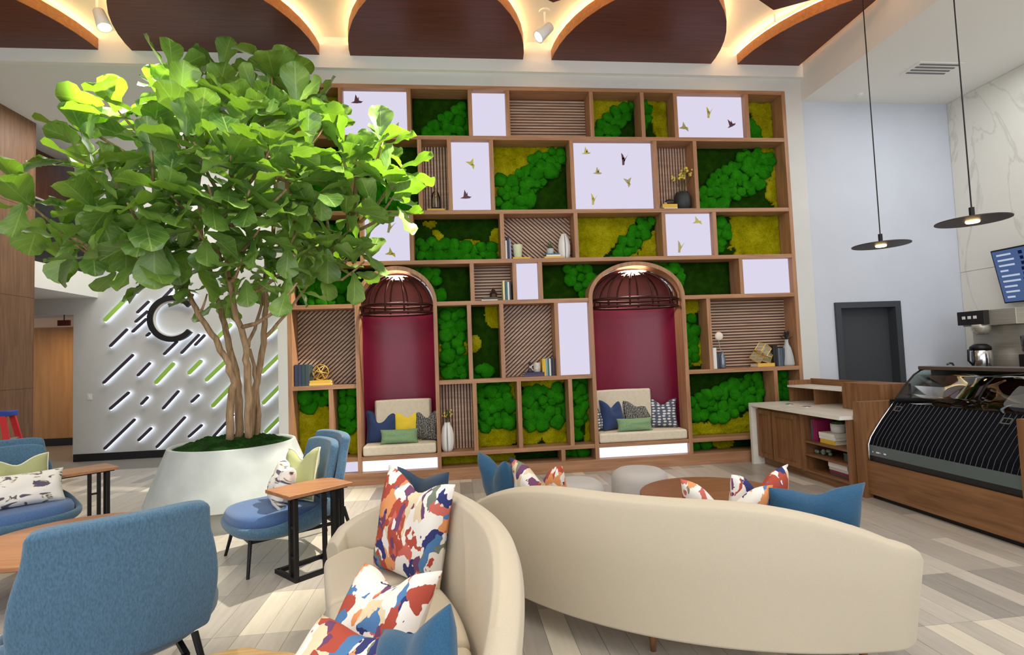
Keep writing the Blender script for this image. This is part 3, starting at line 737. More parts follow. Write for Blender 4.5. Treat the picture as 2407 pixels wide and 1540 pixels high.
# row 2 right: black vase, books, bird
book((3.14, .05, 3.612), .02, .20, .17, WHT, 'white book under the yellow book beside the black flower vase', 'flat')
book((3.13, .05, 3.632), .055, .22, .17, YEL, 'thick yellow book lying beside the black flower vase', 'flat')
bi = thing('bird_figurine', 'small dark bird figurine on the thick yellow book', 'figurine', (3.16, .12, 3.688))
MB().ball((0,0,.045), (.075,.035,.045), 14, 8).build('body', mat('dark_ceramic', (46,34,30), .4), bi, smooth=True)
MB().ball((-.06,0,.03), (.035,.022,.016), 10, 6).build('beak', mat('pale_pink', (220,180,160), .5), bi, smooth=True)
bv = thing('flower_vase', 'round black vase with sprays of yellow blossom', 'vase', (3.36, .14, 3.612))
MB().lathe([(.07,0),(.10,.02),(.12,.10),(.115,.20),(.095,.26),(.08,.27),(.075,.25)], n=28).build('body', mat('black_ceramic', (44,48,50), .55), bv, smooth=True)
sprig(bv, (0,0,.25), 16, .42, M_BLOOM, leaves=False, seed=4, spread=.55, r=.017)
# row 3
for k, (dx, rgb, lb, hh) in enumerate([(0, WHT, 'slim white book at the left end of the mint cup shelf', .26), (.03, NAVY, 'navy book standing beside the mint cup', .31), (.058, (150,150,176), 'lilac grey book next to the mint cup', .27)]):
    book((.752+dx, .05, 2.932), .024, hh, .2, rgb, lb)
book((.96, .05, 2.932), .026, .24, .18, YEL, 'yellow book under the mint cup', 'flat')
cp = thing('cup', 'pale mint tapered cup on a yellow book', 'cup', (.92, .13, 2.959))
MB().lathe([(.045,0),(.055,.02),(.072,.17),(.074,.185),(.066,.185),(.05,.03)], n=22).build('body', mat('mint_ceramic', (214,222,184), .5), cp, smooth=True)
book((1.41, .05, 2.932), .028, .26, .19, YEL, 'yellow book at the bottom of the succulent stack', 'flat')
book((1.41, .05, 2.961), .024, .20, .17, WHT, 'white book in the succulent stack', 'flat')
book((1.40, .05, 2.986), .016, .19, .16, TEAL, 'teal book right under the small succulent', 'flat')
su = thing('potted_succulent', 'small grass plant in a grey pot on stacked books', 'potted plant', (1.38, .13, 3.003))
MB().lathe([(.04,0),(.045,.01),(.05,.08),(.044,.08),(.04,.06)], n=20).build('pot', mat('grey_pot', (190,196,196), .6), su, smooth=True)
for k in range(26):
    a = k*2.4; e = .15+.5*(k % 5)/5; L_ = .10+.04*(k % 3)/2; tp = Vector((cos(a)*sin(e)*L_*1.1, sin(a)*sin(e)*L_, .07+cos(e)*L_)); s = Vector((-sin(a), cos(a), 0))*.006; b0 = Vector((cos(a)*.015, sin(a)*.015, .065))
    MB().add([b0-s, b0+s, tp], [(0,1,2)]).build('blade', M_LEAFS, su)
vase((1.585, .15, 2.932), 1.0, 'white ribbed vase beside the small succulent, no flowers')
# row 4
book((.50, .05, 2.367), .016, .22, .16, WHT, 'white book under the pagoda lantern', 'flat')
book((.51, .05, 2.384), .03, .20, .16, (74,70,56), 'olive brown book right under the pagoda lantern', 'flat')
pg = thing('pagoda_lantern', 'dark metal pagoda lantern on two books', 'lantern', (.56, .13, 2.415))
MB().lathe([(.05,0),(.055,.008),(.045,.05),(.055,.06),(.02,.085),(.03,.10),(.006,.125),(.004,.14)], n=6).build('body', mat('iron_brown', (70,44,36), .5, metal=.3), pg)
MB().lathe([(.036,.015),(.036,.048)], n=6).build('glazing', mat('lantern_glass', (150,110,90), .2), pg)
for k, (dx, rgb, lb, hh) in enumerate([(0, (226,216,170), 'cream book nearest the pagoda lantern', .27), (.034, TEAL, 'teal book right of the pagoda lantern', .26), (.064, WHT, 'white book right of the pagoda lantern', .25), (.088, DKB, 'dark book at the divider right of the pagoda lantern', .26)]):
    book((.70+dx, .05, 2.367), .026, hh, .19, rgb, lb)
# row 5 left
for k in range(4):
    book((-2.062+.046*k, .06, 1.312), .042, .28-.006*(k % 2), .2, [(46,58,86),(52,62,86),(52,70,78),(62,76,80)][k], ['navy book at the left end of the gold sphere shelf', 'second navy book from the left on the gold sphere shelf', 'slate blue book on the gold sphere shelf', 'grey blue book nearest the gold sphere'][k])
book((-1.76, .06, 1.312), .032, .28, .19, (232,196,96), 'lower yellow book under the gold sphere', 'flat')
book((-1.76, .06, 1.345), .03, .27, .18, YEL, 'upper yellow book under the gold sphere', 'flat')
gs = thing('ring_sphere', 'gold sphere of crossed rings on yellow books', 'ornament', (-1.775, .15, 1.376+.105))
for k, (ax, rz) in enumerate([((0,1,0),0),((1,.3,.6),0),((-.7,.4,.7),0),((.2,.1,1),0),((.9,.2,-.6),0)]):
    n = Vector(ax).normalized(); a = n.orthogonal().normalized(); b_ = n.cross(a)
    MB().tube([tuple((a*cos(2*pi*i/32)+b_*sin(2*pi*i/32))*.10) for i in range(32)], .0065, 6, closed=True).build('ring', M_GOLD, gs, smooth=True)
# row 5 middle
book((1.075, .05, 1.312), .028, .28, .2, (86,66,92), 'purple book lying at the bottom beside the yellow books', 'flat')
book((1.08, .05, 1.341), .026, .27, .19, (50,58,88), 'navy book lying under the white mug', 'flat')
fg = thing('figurine', 'small dark figurine beside the white mug', 'figurine', (1.03, .13, 1.368))
MB().lathe([(.035,0),(.04,.01),(.03,.03),(.018,.05),(.02,.08),(.012,.10)], n=14).ball((0,0,.12), .022, 10, 8).build('body', mat('dark_plum', (58,48,52), .5), fg, smooth=True)
MB().ball((.0,-.022,.07), .018, 8, 6).build('chest', mat('pale_grey', (210,200,196), .5), fg, smooth=True)
mg = thing('mug', 'white mug with faint pattern beside the yellow books', 'mug', (1.13, .13, 1.368))
MB().lathe([(.04,0),(.048,.006),(.05,.13),(.046,.13),(.042,.02)], n=22).build('body', mat('mug_white', (226,216,206), .4, var=(196,190,182), nscale=25), mg, smooth=True)
MB().tube([(-.048,0,.10),(-.075,0,.09),(-.08,0,.06),(-.07,0,.03),(-.048,0,.025)], .007, 6).build('handle', M_WCER, mg, smooth=True)
for k, (rgb, hh, lb) in enumerate([(YEL, .235, 'left of the two yellow books standing by the white mug'), ((232,190,70), .235, 'right of the two yellow books, next to the teal books'), ((140,178,176), .24, 'pale teal book right of the yellow books'), (TEAL, .23, 'blue teal book among the upright books'), (WHT, .235, 'thin white book among the dark upright books'), (DKB, .24, 'dark blue upright book'), ((66,56,70), .24, 'dark plum upright book near the divider'), ((64,34,32), .23, 'dark red brown book against the divider')]):
    book((1.205+.0235*k, .06, 1.312), .021, hh, .19, rgb, lb)
# row 5 right
book((3.665, .05, 1.312), .065, .30, .2, WHT, 'thick white book at the left end of the gold cube shelf')
for k in range(2): book((3.725+.03*k, .07, 1.312), .026, .22, .18, [(66,74,86),(70,82,96)][k], ['slate book right of the thick white book', 'blue grey book beside the silver bottle'][k])
fw = thing('white_flower', 'single round white bloom on a thin stem in a silver bottle', 'flower', (3.79, .06, 1.312))
MB().lathe([(.035,0),(.04,.02),(.04,.15),(.025,.19),(.018,.24),(.012,.24)], n=18).build('bottle', mat('silver_glass', (126,132,146), .2, metal=.6), fw, smooth=True)
MB().tube([(0,0,.22),(-.03,0,.3),(-.045,0,.42)], .004, 6).build('stem', M_STEEL, fw)
fb_ = MB().lathe([(.0,-.02),(.05,-.018),(.062,0),(.05,.018),(.0,.02)], n=22, cap=False).build('bloom', mat('white_bloom', (240,226,210), .7), fw, smooth=True)
fb_.location = (-.045, -.02, .46); fb_.rotation_euler = (radians(90), 0, 0)
book((4.43, .04, 1.312), .05, .26, .2, (224,180,80), 'amber book under the gold wire cubes', 'flat')
gc = thing('wire_cubes', 'cluster of gold edged glass cubes on an amber book', 'ornament', (4.42, .13, 1.363))
M_PALEG = mat('tinted_acrylic', (232,228,190), .15, alpha=.3)
for k, (p, e_, s_) in enumerate([((-.075,0,.085), (.5,.3,.4), .11), ((.02,-.02,.20), (.2,.6,.3), .13), ((.10,0,.085), (.4,-.5,.7), .11)]):
    me_ = Euler(e_).to_matrix(); h_ = s_/2; cs = [me_ @ Vector((sx*h_, sy*h_, sz*h_)) + Vector(p) for sx in (-1,1) for sy in (-1,1) for sz in (-1,1)]
    ed = MB()
    for i in range(8):
        for j in range(i+1, 8):
            if bin(i ^ j).count('1') == 1: ed.tube([cs[i], cs[j]], .005, 5)
    cb = ed.build('wire_frame', M_GOLD, gc)
    cb2 = MB().add(cs, [(0,1,3,2),(4,6,7,5),(0,4,5,1),(2,3,7,6),(0,2,6,4),(1,5,7,3)]).build('glass', M_PALEG, cb)
for k in range(5): book((4.575+.036*k, .06, 1.312), .032, [.30,.30,.26,.26,.26][k], .2, [(30,28,34),(34,30,40),(96,108,120),(74,88,104),(60,70,84)][k],
    ['near black book right of the gold cubes', 'black purple book right of the gold cubes', 'pale slate book left of the grey vase', 'slate blue book left of the grey vase', 'dark slate book touching the grey vase'][k])
gv = thing('bottle_vase', 'tall grey vase holding a dark feathery bloom', 'vase', (4.80, .10, 1.312))
MB().lathe([(.085,0),(.092,.02),(.08,.14),(.055,.26),(.03,.31),(.024,.36),(.03,.38),(.024,.37)], n=26).build('body', mat('grey_ceramic', (178,182,182), .6), gv, smooth=True)
q = random.Random(9)
for k in range(24):
    a = q.uniform(0, 6.28); e = q.uniform(.1, 1.1); tp = Vector((cos(a)*sin(e), sin(a)*sin(e), cos(e)))*q.uniform(.12,.17)+Vector((0,0,.37)); s = Vector((-sin(a), cos(a), 0))*.014; mid = tp*.6+Vector((0,0,.37))*.4
    MB().add([(0,0,.36), mid+s, tp, mid-s], [(0,1,2,3)]).build('petal', mat('dark_petal', (34,36,46), .7), gv)
# row 6 vase with flowers
vase((-.13, .11, .362), 1.05, 'white ribbed vase with yellow flowers beside the left niche', True)

# ================================================================== PILLOWS
def pillow_mesh(w, h, t, chop=.0, seed=0, n=16):
    mb = MB()
    def fn(sg):
        def f(u, v):
            x, z = 2*u-1, 2*v-1
            ex = (1-abs(x)**2.6)*(1-abs(z)**2.6); th = .035+.965*max(0, ex)**.42
            # drawn-in edges, pointed corners
            X = x*(1-.075*(1-x*x*0)*(1-z*z)); Z = z*(1-.075*(1-x*x))
            c = chop*math.exp(-(x/.42)**2)*max(0, z+.25)/1.25
            nz = .035*noise.noise(Vector((x*1.7+seed*3.1, z*1.7, sg*.7)))
            return (X*w/2, sg*(-th*t/2*(1-.5*c/max(.001, chop+.001)*(chop > 0)) )+nz*th*.6, (Z+1)*h/2 - c*h*.55)
        return f
    mb.grid(fn(1), n, n); k = len(mb.v); mb.grid(fn(-1), n, n)
    w1 = n+1; loop = [i for i in range(w1)] + [j*w1+n for j in range(1, w1)] + [n*w1+i for i in range(n-1, -1, -1)] + [j*w1 for j in range(n-1, 0, -1)]
    for a_, b_ in zip(loop, loop[1:]+loop[:1]): mb.f.append((a_, b_, b_+k, a_+k))
    return mb
def fabric(name, a, b_, sc=220, bump=.12, sheen=.2): return mat(name, a, .9, var=b_, nscale=sc, bump=bump, sheen=sheen)
def abstract(name, seed, base=(238,232,224)):
    m = bpy.data.materials.new(name); m.use_nodes = True; MATS[name] = m
    nt = m.node_tree; p = nt.nodes['Principled BSDF']; p.inputs['Roughness'].default_value = .85; L = nt.links.new
    tc = nt.nodes.new('ShaderNodeTexCoord'); mp = nt.nodes.new('ShaderNodeMapping'); mp.inputs['Location'].default_value = (seed*1.7, seed*.9, seed*2.3)
    mp.inputs['Scale'].default_value = (1, .25, .62); mp.inputs['Rotation'].default_value = (0, seed*.8, 0)
    n = nt.nodes.new('ShaderNodeTexNoise'); n.inputs['Scale'].default_value = 7; n.inputs['Detail'].default_value = 4
    mxv = nt.nodes.new('ShaderNodeMix'); mxv.data_type = 'RGBA'; mxv.blend_type = 'ADD'; mxv.inputs[0].default_value = .30
    v = nt.nodes.new('ShaderNodeTexVoronoi'); v.inputs['Scale'].default_value = 17
    s3 = nt.nodes.new('ShaderNodeSeparateColor'); r1 = nt.nodes.new('ShaderNodeValToRGB'); r1.color_ramp.interpolation = 'CONSTANT'; e = r1.color_ramp.elements
    cols = [(0,(46,52,112)),(.09,(78,124,174)),(.18,(176,74,56)),(.27,(226,150,96)),(.35,(112,66,104)),(.42,(226,206,170)),(.50,(204,104,90)),(.57,(120,126,110)),(.62,base)]
    e[0].position = 0; e[0].color = lin(cols[0][1])+(1,); e[1].position = cols[1][0]; e[1].color = lin(cols[1][1])+(1,)
    for po, c in cols[2:]: k = e.new(po); k.color = lin(c)+(1,)
    L(tc.outputs['Object'], mp.inputs[0]); L(mp.outputs[0], n.inputs['Vector']); L(mp.outputs[0], mxv.inputs[6]); L(n.outputs['Color'], mxv.inputs[7]); L(mxv.outputs[2], v.inputs['Vector'])
    L(v.outputs['Color'], s3.inputs[0]); L(s3.outputs[0], r1.inputs[0]); L(r1.outputs[0], p.inputs['Base Color'])
    return m
def sprigprint(name, seed):
    m = bpy.data.materials.new(name); m.use_nodes = True; MATS[name] = m
    nt = m.node_tree; p = nt.nodes['Principled BSDF']; p.inputs['Roughness'].default_value = .85; L = nt.links.new
    tc = nt.nodes.new('ShaderNodeTexCoord'); mp = nt.nodes.new('ShaderNodeMapping'); mp.inputs['Location'].default_value = (seed, 0, seed*2); mp.inputs['Rotation'].default_value = (0,.7,0); mp.inputs['Scale'].default_value = (1,.3,2.6)
    n = nt.nodes.new('ShaderNodeTexNoise'); n.inputs['Scale'].default_value = 7; n.inputs['Detail'].default_value = 3; n.inputs['Distortion'].default_value = 1.5
    r = nt.nodes.new('ShaderNodeValToRGB'); e = r.color_ramp.elements; e[0].position = .0; e[0].color = lin((70,66,100))+(1,); e[1].position = .45; e[1].color = lin((240,236,228))+(1,)
    k = e.new(.40); k.color = lin((96,90,110))+(1,); k = e.new(.425); k.color = lin((206,190,150))+(1,)
    L(tc.outputs['Object'], mp.inputs[0]); L(mp.outputs[0], n.inputs['Vector']); L(n.outputs['Fac'], r.inputs[0]); L(r.outputs[0], p.inputs['Base Color'])
    return m
def dashes(name, dark, light, sx, sz, thr):
    m = bpy.data.materials.new(name); m.use_nodes = True; MATS[name] = m
    nt = m.node_tree; p = nt.nodes['Principled BSDF']; p.inputs['Roughness'].default_value = .9; L = nt.links.new
    tc = nt.nodes.new('ShaderNodeTexCoord'); mp = nt.nodes.new('ShaderNodeMapping'); mp.inputs['Scale'].default_value = (sx, .01, sz)
    v = nt.nodes.new('ShaderNodeTexVoronoi'); v.inputs['Scale'].default_value = 1; v.inputs['Randomness'].default_value = .25
    r = nt.nodes.new('ShaderNodeValToRGB'); r.color_ramp.interpolation = 'CONSTANT'; e = r.color_ramp.elements; e[0].color = lin(light)+(1,); e[1].position = thr; e[1].color = lin(dark)+(1,)
    L(tc.outputs['Object'], mp.inputs[0]); L(mp.outputs[0], v.inputs['Vector']); L(v.outputs['Distance'], r.inputs[0]); L(r.outputs[0], p.inputs['Base Color'])
    return m
F_NAVY = fabric('navy_fabric', (44,66,112), (38,58,100)); F_BLUE = fabric('teal_blue_fabric', (42,92,126), (34,78,110)); F_YEL = fabric('yellow_fabric', (244,214,62), (234,200,50))
F_SAGE = fabric('sage_fabric', (140,172,128), (122,156,112), 90, .3); F_OLIVE = fabric('olive_fabric', (176,180,128), (164,168,116))
F_BW = dashes('black_white_weave', (42,44,46), (196,192,182), 44, 60, .33); F_IKAT = dashes('slate_dash_weave', (84,92,108), (222,222,222), 14, 26, .34)
F_DKBL = fabric('dark_blue_fabric', (38,62,84), (32,54,76))
def pillow(label, m, base, w, h, t, rz, tilt=0, chop=.3, roll=0, seed=0, piping=None, cat='pillow', group=None):
    o = pillow_mesh(w, h, t, chop, seed).build('pillow', m, None, smooth=True)
    o.rotation_mode = 'XYZ'
    o.matrix_world = Matrix.Translation(base) @ Matrix.Rotation(rz, 4, 'Z') @ Matrix.Rotation(tilt, 4, 'X') @ Matrix.Rotation(roll, 4, 'Y')
    tag(o, label, cat, group)
    if piping:
        pts = []
        N = 14
        base_fn = lambda x, z: ((x*(1-.075*(1-z*z)))*w/2, 0, ((z*(1-.075*(1-x*x)))+1)*h/2 - chop*math.exp(-(x/.42)**2)*max(0, z+.25)/1.25*h*.55)
        for k in range(N): pts.append(base_fn(-1+2*k/N, -1))
        for k in range(N): pts.append(base_fn(1, -1+2*k/N))
        for k in range(N): pts.append(base_fn(1-2*k/N, 1))
        for k in range(N): pts.append(base_fn(-1, 1-2*k/N))
        MB().tube(pts, .008, 6, closed=True).build('piping', piping, o, smooth=True)
    return o
G1 = 'pillows on the niche benches'
zc = .495
# left niche
pillow('navy pillow with folded top on the left niche bench', F_NAVY, (-1.01,.30,zc), .42,.44,.16, .12, -.22, .42, group=G1, piping=F_NAVY)
pillow('bright yellow pillow in the middle of the left niche bench', F_YEL, (-.68,.32,zc), .38,.42,.15, 0, -.22, .36, group=G1, seed=2, piping=fabric('yellow_piping', (250,232,130), (246,226,120)))
pillow('black and white woven pillow on the left niche bench', F_BW, (-.42,.27,zc), .36,.42,.15, -.35, -.18, .4, group=G1, seed=3)
pillow('sage green lumbar pillow on the left niche bench', F_SAGE, (-.765,.10,zc), .50,.19,.14, 0, -.15, 0, group=G1, seed=4)
# right niche
pillow('slate dashed pillow at the left end of the right niche bench', F_IKAT, (2.04,.30,zc), .36,.38,.15, .9, -.15, .2, group=G1, seed=5)
pillow('navy pillow on the right niche bench', F_NAVY, (2.235,.29,zc), .40,.44,.16, .45, -.18, .45, group=G1, seed=6)
pillow('black and white woven pillow on the right niche bench', F_BW, (2.60,.31,zc), .44,.42,.16, 0, -.2, .36, group=G1, seed=7)
pillow('slate dashed pillow at the right end of the right niche bench', F_IKAT, (2.95,.26,zc), .40,.42,.16, -.3, -.15, .35, group=G1, seed=8)
pillow('sage green lumbar pillow on the right niche bench', F_SAGE, (2.465,.08,zc), .51,.18,.14, 0, -.15, 0, group=G1, seed=9)
# ================================================================== SOFAS
M_SOFA = fabric('sofa_linen', (206,193,170), (200,186,162), 300, .06)
M_SOFALEG = wood('sofa_leg_oak', (150,100,66), (126,82,52), 'z', world=False)
def sofa(cx, cy, a0, a1, label, group='curved cream sofas'):
    t = thing('curved_sofa', label, 'sofa', (cx, cy, 0), 0, group)
    am = (a0+a1)/2; hw = (a1-a0)/2
    da_ = .16/2.0
    def zt(a):
        k = min(1, abs((a-am)/(hw-.04-da_))); return .675+.19*(1-max(0, (k-.30)/.70)**2)
    def rf(a):
        k = abs((a-am)/hw); return 1.38+.36*k**2.4
    # shell: wall along the arc, turned in at both ends
    P = []
    N = 40; rc = 2.0; rad = .16; da = rad/rc
    def pol(a, r_): return Vector((cos(a)*r_, sin(a)*r_, 0))
    for end in (0, 1):
        pass
    path = []
    A0, A1 = a0+.04, a1-.04
    inr = rf(a0)+.10
    path.append((pol(A0, inr-.06), Vector((sin(A0), -cos(A0), 0)), .48)); path.append((pol(A0, (inr+rc-rad)/2-.02), Vector((sin(A0), -cos(A0), 0)), .515)); path.append((pol(A0, rc-rad), Vector((sin(A0), -cos(A0), 0)), .53))
    for k in range(1, 9):
        b_ = (pi/2)*k/9; c_ = pol(A0+da, rc-rad); n_ = Vector((sin(A0), -cos(A0), 0))*cos(b_)+Vector((cos(A0), sin(A0), 0))*sin(b_); path.append((c_+n_*rad, n_, .675-.14*(1-k/9)))
    for k in range(N+1):
        a = A0+da+(A1-A0-2*da)*k/N; path.append((pol(a, rc), pol(a, 1), zt(a)))
    for k in range(1, 9):
        b_ = (pi/2)*k/9; c_ = pol(A1-da, rc-rad); n_ = Vector((cos(A1), sin(A1), 0))*cos(b_)+Vector((-sin(A1), cos(A1), 0))*sin(b_); path.append((c_+n_*rad, n_, .675-.14*k/9))
    for r_, z_ in ((rc-rad, .53), ((inr+rc-rad)/2-.02, .515), (inr-.06, .48)): path.append((pol(A1, r_), Vector((-sin(A1), cos(A1), 0)), z_))
    vs = []; fs = []; n = 0
    for p, nn, z in path:
        lean = .07*(z-.15)/.7; hw_ = .062
        prof = [(hw_-.03, .15), (hw_-.005, .165), (hw_+lean*.5, (z+.15)/2), (hw_+lean, z-.06), (hw_+lean-.012, z-.022), (hw_+lean-.045, z-.002), (lean-.02, z), (lean-hw_+.012, z-.02), (lean-hw_, z-.06), (-hw_+lean*.4, .36), (-hw_, .15)]
        n = len(prof)
        for d_, zz in prof: q_ = p+nn*d_; vs.append((q_.x, q_.y, zz))
    for i in range(len(path)-1):
        for k in range(n): fs.append((i*n+k, i*n+(k+1) % n, (i+1)*n+(k+1) % n, (i+1)*n+k))
    fs += [tuple(range(n)), tuple(range((len(path)-1)*n+n-1, (len(path)-1)*n-1, -1))]
    MB().add(vs, fs).build('back_shell', M_SOFA, t, bevel=.010, segs=2, smooth=True)
    def sector(b0, b1, r_in, r_out, z0, z1, nm, bev, crown=0, pr=0):
        v2 = []; f2 = []; K = 12
        for k in range(K+1):
            a = b0+(b1-b0)*k/K; ri = r_in(a)-pr
            for r_, z in ((ri, z0), (r_out, z0), (r_out, z1), ((ri+r_out)/2, z1+crown), (ri, z1)): v2.append((cos(a)*r_, sin(a)*r_, z))
        for k in range(K):
            for j in range(5): f2.append((k*5+j, k*5+(j+1) % 5, (k+1)*5+(j+1) % 5, (k+1)*5+j))
        f2 += [tuple(range(5)), tuple(range(K*5+4, K*5-1, -1))]
        MB().add(v2, f2).build(nm, M_SOFA, t, bevel=bev, segs=3)
    sector(a0+.06, a1-.06, lambda a: rf(a)+.03, 1.95, .15, .285, 'seat_base', .02)
    m3 = (a1-a0-.14)/3
    for k in range(3): sector(a0+.07+m3*k+.003, a0+.07+m3*(k+1)-.003, rf, 1.935, .288, .435, 'seat_cushion', .035, .02)
    for a in (a0+.14, am, a1-.14):
        for r_ in (1.86, rf(a)+.16):
            x_, y_ = cos(a)*r_, sin(a)*r_
            if r_ > 1.8: x_, y_ = cos(a)*1.88, sin(a)*1.88
            MB().lathe([(.014,0),(.026,.16)], (x_, y_, 0), 10).build('leg', M_SOFALEG, t, smooth=True)
    return t
S1 = (-1.90, -5.10); S2 = (2.05, -2.80)
sofa(*S1, radians(-22), radians(53), 'curved cream sofa opening to the left with the bright paint-splash pillows')
sofa(*S2, radians(-163), radians(-84.5), 'curved cream sofa showing its long back to the viewer')
def face(dx, dy): return atan2(dx, -dy)
A1_, A2_, A3_ = abstract('paint_splash_a', 1), abstract('paint_splash_b', 2.3), abstract('paint_splash_c', 4.1)
G2 = 'pillows on the curved sofas'
pillow('tall paint-splash pillow standing on the far seat of the left sofa', A1_, (-.30,-4.26,.43), .48,.56,.20, face(-.62,-.78), -.12, .25, .13, seed=11, group=G2)
pillow('dark blue pillow behind the tall paint-splash pillow', F_DKBL, (-.24,-4.04,.44), .40,.52,.14, face(-.62,-.78), -.10, .12, seed=12, group=G2)
pillow('paint-splash pillow slumped in the middle of the left sofa', A2_, (-.40,-5.12,.43), .42,.42,.18, face(-.62,-.78), -.78, .3, -.1, seed=13, group=G2)
pillow('paint-splash pillow lying nearest the viewer on the left sofa', A3_, (-.50,-5.52,.43), .44,.42,.18, face(-.4,-.9), -1.0, .1, .08, seed=14, group=G2)
pillow('blue pillow leaning on the near back of the left sofa', F_BLUE, (-.14,-5.74,.46), .40,.42,.15, face(-.85,-.5), -.3, .12, -.5, seed=15, group=G2)
pillow('blue pillow at the left end of the right sofa, behind its back', F_BLUE, (.36,-3.36,.44), .46,.48,.16, face(.9,.35), -.28, .4, seed=16, group=G2)
pillow('paint-splash pillow beside the blue pillow at the left end of the right sofa', A1_, (.58,-3.66,.44), .48,.48,.17, face(.8,.6), -.22, .5, seed=17, group=G2)
pillow('paint-splash pillow with one corner above the right sofa back, left of the pair', A2_, (1.42,-4.38,.44), .46,.46,.17, face(.35,.93), -.2, .5, -.05, seed=18, group=G2)
pillow('paint-splash pillow touching the wide blue pillow', A3_, (1.66,-4.27,.44), .46,.48,.16, face(-.35,.93), -.16, .4, seed=19, group=G2)
pillow('wide blue pillow at the right end of the right sofa', F_BLUE, (1.86,-4.48,.44), .52,.44,.17, face(.05,1), -.22, .15, seed=20, group=G2)

# ================================================================== TABLES AND STOOLS
M_OAKT = wood('table_oak', (176,124,84), (156,106,68), 'x', .4)
def round_table(cx, cy, z, R_, label, m, th=.045):
    t = thing('coffee_table', label, 'table', (cx, cy, 0))
    MB().lathe([(R_-.03,z-th),(R_,z-th+.015),(R_,z-.006),(R_-.006,z)], n=64).build('table_top', m, t, smooth=False)
    for k in range(3):
        a = 2*pi*k/3+.5; MB().tube([(cos(a)*R_*.45, sin(a)*R_*.45, z-th), (cos(a)*R_*.62, sin(a)*R_*.62, 0)], [.022, .015], 10).build('leg', M_BLACK, t)
    MB().lathe([(R_*.5,z-th-.02),(R_*.5,z-th)], n=24).build('apron', M_BLACK, t)
round_table(-2.88, -2.80, .38, .62, 'round oak coffee table between the blue lounge chairs', M_OAKT)
round_table(2.12, -2.86, .39, .60, 'round dark walnut coffee table beyond the right sofa', wood('table_walnut', (150,102,66), (128,84,52), 'x', .4))
M_OTT = fabric('ottoman_grey', (196,190,184), (188,182,176), 200)
def ottoman(cx, cy, R_, z, label):
    t = thing('ottoman', label, 'ottoman', (cx, cy, 0), 0, 'round grey ottomans')
    MB().lathe([(R_-.04,.03),(R_-.01,.06),(R_,.15),(R_,z-.10),(R_-.02,z-.04),(R_-.07,z-.008),(R_*.5,z),(0,z+.002)], n=40, cap=False).build('upholstery', M_OTT, t, smooth=True)
    MB().lathe([(R_-.06,0),(R_-.06,.03)], n=30).build('plinth', M_BLACK, t)
ottoman(1.80, -1.95, .28, .43, 'round grey ottoman in front of the right niche')
ottoman(1.12, -2.12, .26, .40, 'round grey ottoman peeking over the right sofa back')
st = thing('slab_table', 'pale live-edge wood side table at the bottom edge of the picture', 'table', (-.90, -5.00, 0))
q = random.Random(2); out = [(cos(2*pi*k/26)*(.30+.03*sin(3*2*pi*k/26+1)+q.uniform(-.012,.012)), sin(2*pi*k/26)*(.30+.03*sin(3*2*pi*k/26+1)+q.uniform(-.012,.012))) for k in range(26)]
M_PALE = wood('pale_root_wood', (206,172,116), (176,138,84), 'x', .6)
MB().prism(out, 'z', .30, .38).build('table_top', M_PALE, st, bevel=.015)
MB().lathe([(.16,0),(.12,.12),(.14,.30)], n=9).build('trunk', M_PALE, st)

def c_table(loc, rz, label):
    t = thing('side_table', label, 'side table', loc, rz, 'wood topped black side tables')
    W2, D2, Z = .265, .19, .64
    MB().box(-W2, W2, -D2, D2, Z-.028, Z).build('table_top', M_OAKT, t, bevel=.004)
    MB().box(-W2+.03, W2-.03, -D2+.03, D2-.03, Z-.04, Z-.028).build('under_plate', M_BLACK, t)
    b0, b1, d0, d1 = -.20, .18, -.16, .14; s = .015
    for nm, bx in (('base_bar', (b0, b1, d0-s, d0+s)), ('base_bar', (b0, b1, d1-s, d1+s)), ('base_bar', (b0-s, b0+s, d0-s, d1+s)), ('base_bar', (b1-s, b1+s, d0-s, d1+s))): MB().box(*bx, 0, .03).build(nm, M_BLACK, t)
    posts = [(b0, d0), (b0, d0+.075), (.03, d0), (.105, d0), (b1, d0), (b1, d0+.075)]
    for x_, y_ in posts: MB().box(x_-.014, x_+.014, y_-.014, y_+.014, .03, Z-.04).build('post', M_BLACK, t)
    for z_ in (.18, .40): MB().box(.03, .105, d0-.01, d0+.01, z_, z_+.016).build('rung', M_BLACK, t); MB().box(b0-.01, b0+.01, d0, d0+.075, z_-.02, z_).build('rung', M_BLACK, t)
c_table((-1.166, -2.793, 0), radians(43), 'black framed side table with wood top beside the cream sofa')
c_table((-3.71, -1.43, 0), radians(47), 'black framed side table with wood top beside the grey sign wall')

